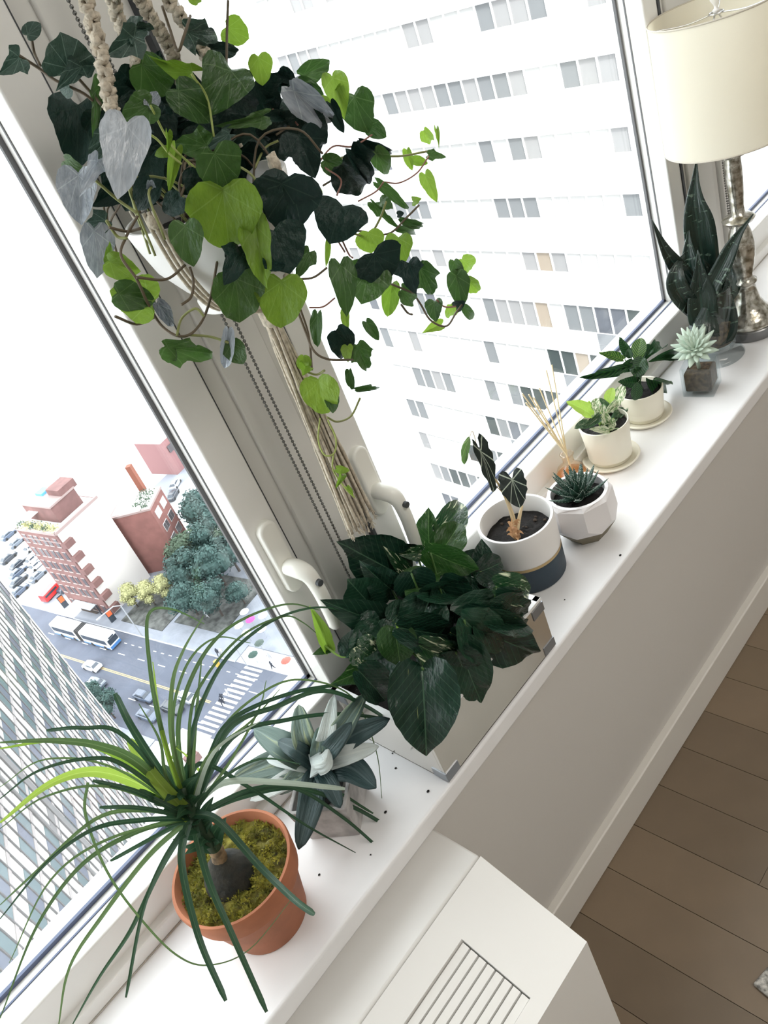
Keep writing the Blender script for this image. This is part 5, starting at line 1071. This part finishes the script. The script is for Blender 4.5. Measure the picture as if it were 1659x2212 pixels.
slab(b3, b3o, Vector((9, 2, 0)), Vector((-2, 9, 0)), UP*9, 'wall', mat('pink_brick', (.24, .12, .12), .9)); slab(b3, b3o+UP*9, Vector((9, 2, 0)), Vector((-2, 9, 0)), UP*.4, 'roof', roofm)
for k in range(3): inst(b3, 'window', win_d, b3o+Vector((1.2+k*2.6, .1+k*.58, 5.6)), Vector((1.4, .31, 0)), Vector((.02, -.1, 0)), UP*1.8)
lo = thing('low_white_building', 'low building with a white roof at the foot of the slatted tower', 'building', (14, 84, GZ))
slab(lo, Vector((16.2, 86, GZ)), Vector((6.0, 1, 0)), Vector((-1.5, 9, 0)), UP*9, 'wall', band); slab(lo, Vector((16.1, 85.9, GZ+9)), Vector((6.2, 1, 0)), Vector((-1.5, 9.2, 0)), UP*.4, 'roof', roofm); slab(lo, Vector((17.5, 88.5, GZ+9.4)), Vector((1.6, .3, 0)), Vector((-.3, 1.6, 0)), UP*1.2, 'roof_vent', brick)

# ------------------------------------------------------------------ slatted tower on the left
az = math.radians(20); nT = Vector((math.cos(az), -math.sin(az), 0)); uT = Vector((math.sin(az), math.cos(az), 0)); oT = nT*(-18.1)
tw = thing('slatted_tower', 'tall tower clad in white panels, teal glass and dark upright fins', 'building', (oT.x, oT.y, GZ))
tpan = mat('tower_white_panel', (.42, .41, .39), .6, noise_amt=.1, noise_scale=.3); tfin = mat('tower_dark_fin', (.085, .08, .08), .6); tgl = mat('tower_teal_glass', (.09, .125, .13), .2); tgl2 = mat('tower_slate_glass', (.10, .11, .14), .2); tlg = mat('tower_pink_ledge', (.27, .245, .24), .7); tgr = mat('tower_grey_panel', (.14, .135, .135), .7)
S0, S1, TZ = 14.0, 90.4, 28.0
slab(tw, oT+uT*S0+UP*GZ-nT*.3, uT*(S1-S0), -nT*22, UP*(TZ-GZ), 'core_wall', tpan)
pitch = 1.42; nb = int((S1-S0)/pitch); fh = 3.9; nfl = int((TZ-GZ)/fh); rT = random.Random(8)
cells = []
for k in range(nb):
    s0 = S0+k*pitch; bay = 26 <= k <= 27
    for f_ in range(nfl):
        z = GZ+f_*fh; cells.append((s0, z, bay, k, f_))
cells.sort(key=lambda c: (Vector((oT.x, oT.y, 0))+uT*c[0]+UP*c[1]).length)
cnt = 0; far_g = {}
for s0, z, bay, k, f_ in cells:
    vis = z < -12 and s0 > 24
    m = (tgl, tgl2, tgl, tpan)[(k*7+f_*3) % 4] if not bay else (tgr if (f_ % 2) else tgl)
    o_ = oT+uT*(s0+.1)+UP*(z+2.0)-nT*.31
    if bay: o_ = oT+uT*(s0+.2)+UP*(z+1.3)-nT*.31
    if vis and cnt < 300: inst(tw, 'glass_panel', m, o_, uT*(pitch-.2), nT*.05, UP*(1.9 if not bay else 1.6)); cnt += 1
    else: far_g.setdefault(m.name, MB()).obox(o_, uT*(pitch-.2), nT*.05, UP*(1.9 if not bay else 1.6))
for n_, b in far_g.items(): o = b.build('far_glass_panels', bpy.data.materials[n_], tw); o['kind'] = 'stuff'
for f_ in range(nfl): inst(tw, 'floor_ledge', tlg, oT+uT*S0+UP*(GZ+f_*fh+1.55)-nT*.31, uT*(S1-S0), nT*.07, UP*.38)
for k in range(nb+1): inst(tw, 'fin', tfin, oT+uT*(S0+k*pitch-.06)+UP*(GZ+4)-nT*.31, uT*.13, nT*.10, UP*(TZ-GZ-4))
slab(tw, oT+uT*(S0+26*pitch)+UP*GZ-nT*.3, uT*.25, nT*.2, UP*(TZ-GZ), 'bay_edge', tgr); slab(tw, oT+uT*(S0+28*pitch)+UP*GZ-nT*.3, uT*.9, nT*.12, UP*(TZ-GZ), 'bay_edge', tgr)

# ------------------------------------------------------------------ white office block on the right
az = math.radians(5); nO = Vector((math.cos(az), -math.sin(az), 0)); uO = Vector((math.sin(az), math.cos(az), 0)); oO = nO*42.0
of = thing('white_office_block', 'white office block with long rows of ribbon windows filling the right window', 'building', (oO.x, oO.y, GZ))
opan = mat('office_white_panel', (.62, .62, .62), .6); ogr = mat('office_joint', (.35, .36, .38), .7); omul = mat('office_mullion', (.6, .6, .6), .5)
ogp = mat('office_panel_shade', (.165, .17, .18), .7, noise_amt=.1, noise_scale=.4)  # shade on the lower spandrels, put into the panel colour
gl_ = [mat('office_haze_tone_%s' % n, c, .25, spec=.4) for n, c in (('dark', (.035, .045, .045)), ('slate', (.09, .095, .11)), ('grey', (.15, .155, .16)), ('pale', (.23, .225, .225)), ('blind', (.42, .41, .40)), ('warm', (.26, .215, .17)))]  # paler tones, blind included, carry the haze and glare over the facade
U0, U1 = 14.0, 62.0; FHO = 3.86
MBc = MB().obox(oO+uO*U0+UP*GZ+nO*.35, uO*(U1-U0), nO*20, UP*(30-GZ)); MBc.build('core_wall', opan, of)
rO = random.Random(17); pw = 1.30; nw = int((U1-U0)/pw)
for k in range(-14, 6):
    ztop_ = -17.06+k*FHO; wh = 2.1 if k <= -2 else 1.45
    # spandrel
    slab(of, oO+uO*U0+UP*(ztop_), uO*(U1-U0), nO*.36, UP*(FHO-1.2-(.9 if k <= -3 else .25)), 'spandrel', opan)
    if ztop_ < -75 or ztop_ > 12: continue
    for j in range(nw):
        s_0 = U0+j*pw
        if s_0 < 25: continue
        near = (k <= -2 and s_0 < 35.5+(-2-k)*4.7)  # dark panes below the glare diagonal, left out of the painted fade
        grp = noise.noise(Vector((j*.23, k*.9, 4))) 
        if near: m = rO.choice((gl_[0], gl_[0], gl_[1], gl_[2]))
        elif grp < -.02: m = gl_[4]
        elif ztop_ > -12: m = rO.choice((gl_[2], gl_[3], gl_[3], gl_[4]))
        else: m = rO.choice((gl_[1], gl_[2], gl_[2], gl_[3], gl_[4], gl_[3]))
        if rO.random() < .012: m = gl_[5]
        inst(of, 'window', m, oO+uO*(s_0+.05)+UP*(ztop_-wh)+nO*.22, uO*(pw-.1), nO*.1, UP*wh)
        if j % 1 == 0: inst(of, 'mullion', omul, oO+uO*(s_0-.05)+UP*(ztop_-wh)+nO*.12, uO*.09, nO*.25, UP*wh)
        if k <= -3 and s_0 < 35+(-3-k)*4:  # shade-coloured panels follow the glare diagonal
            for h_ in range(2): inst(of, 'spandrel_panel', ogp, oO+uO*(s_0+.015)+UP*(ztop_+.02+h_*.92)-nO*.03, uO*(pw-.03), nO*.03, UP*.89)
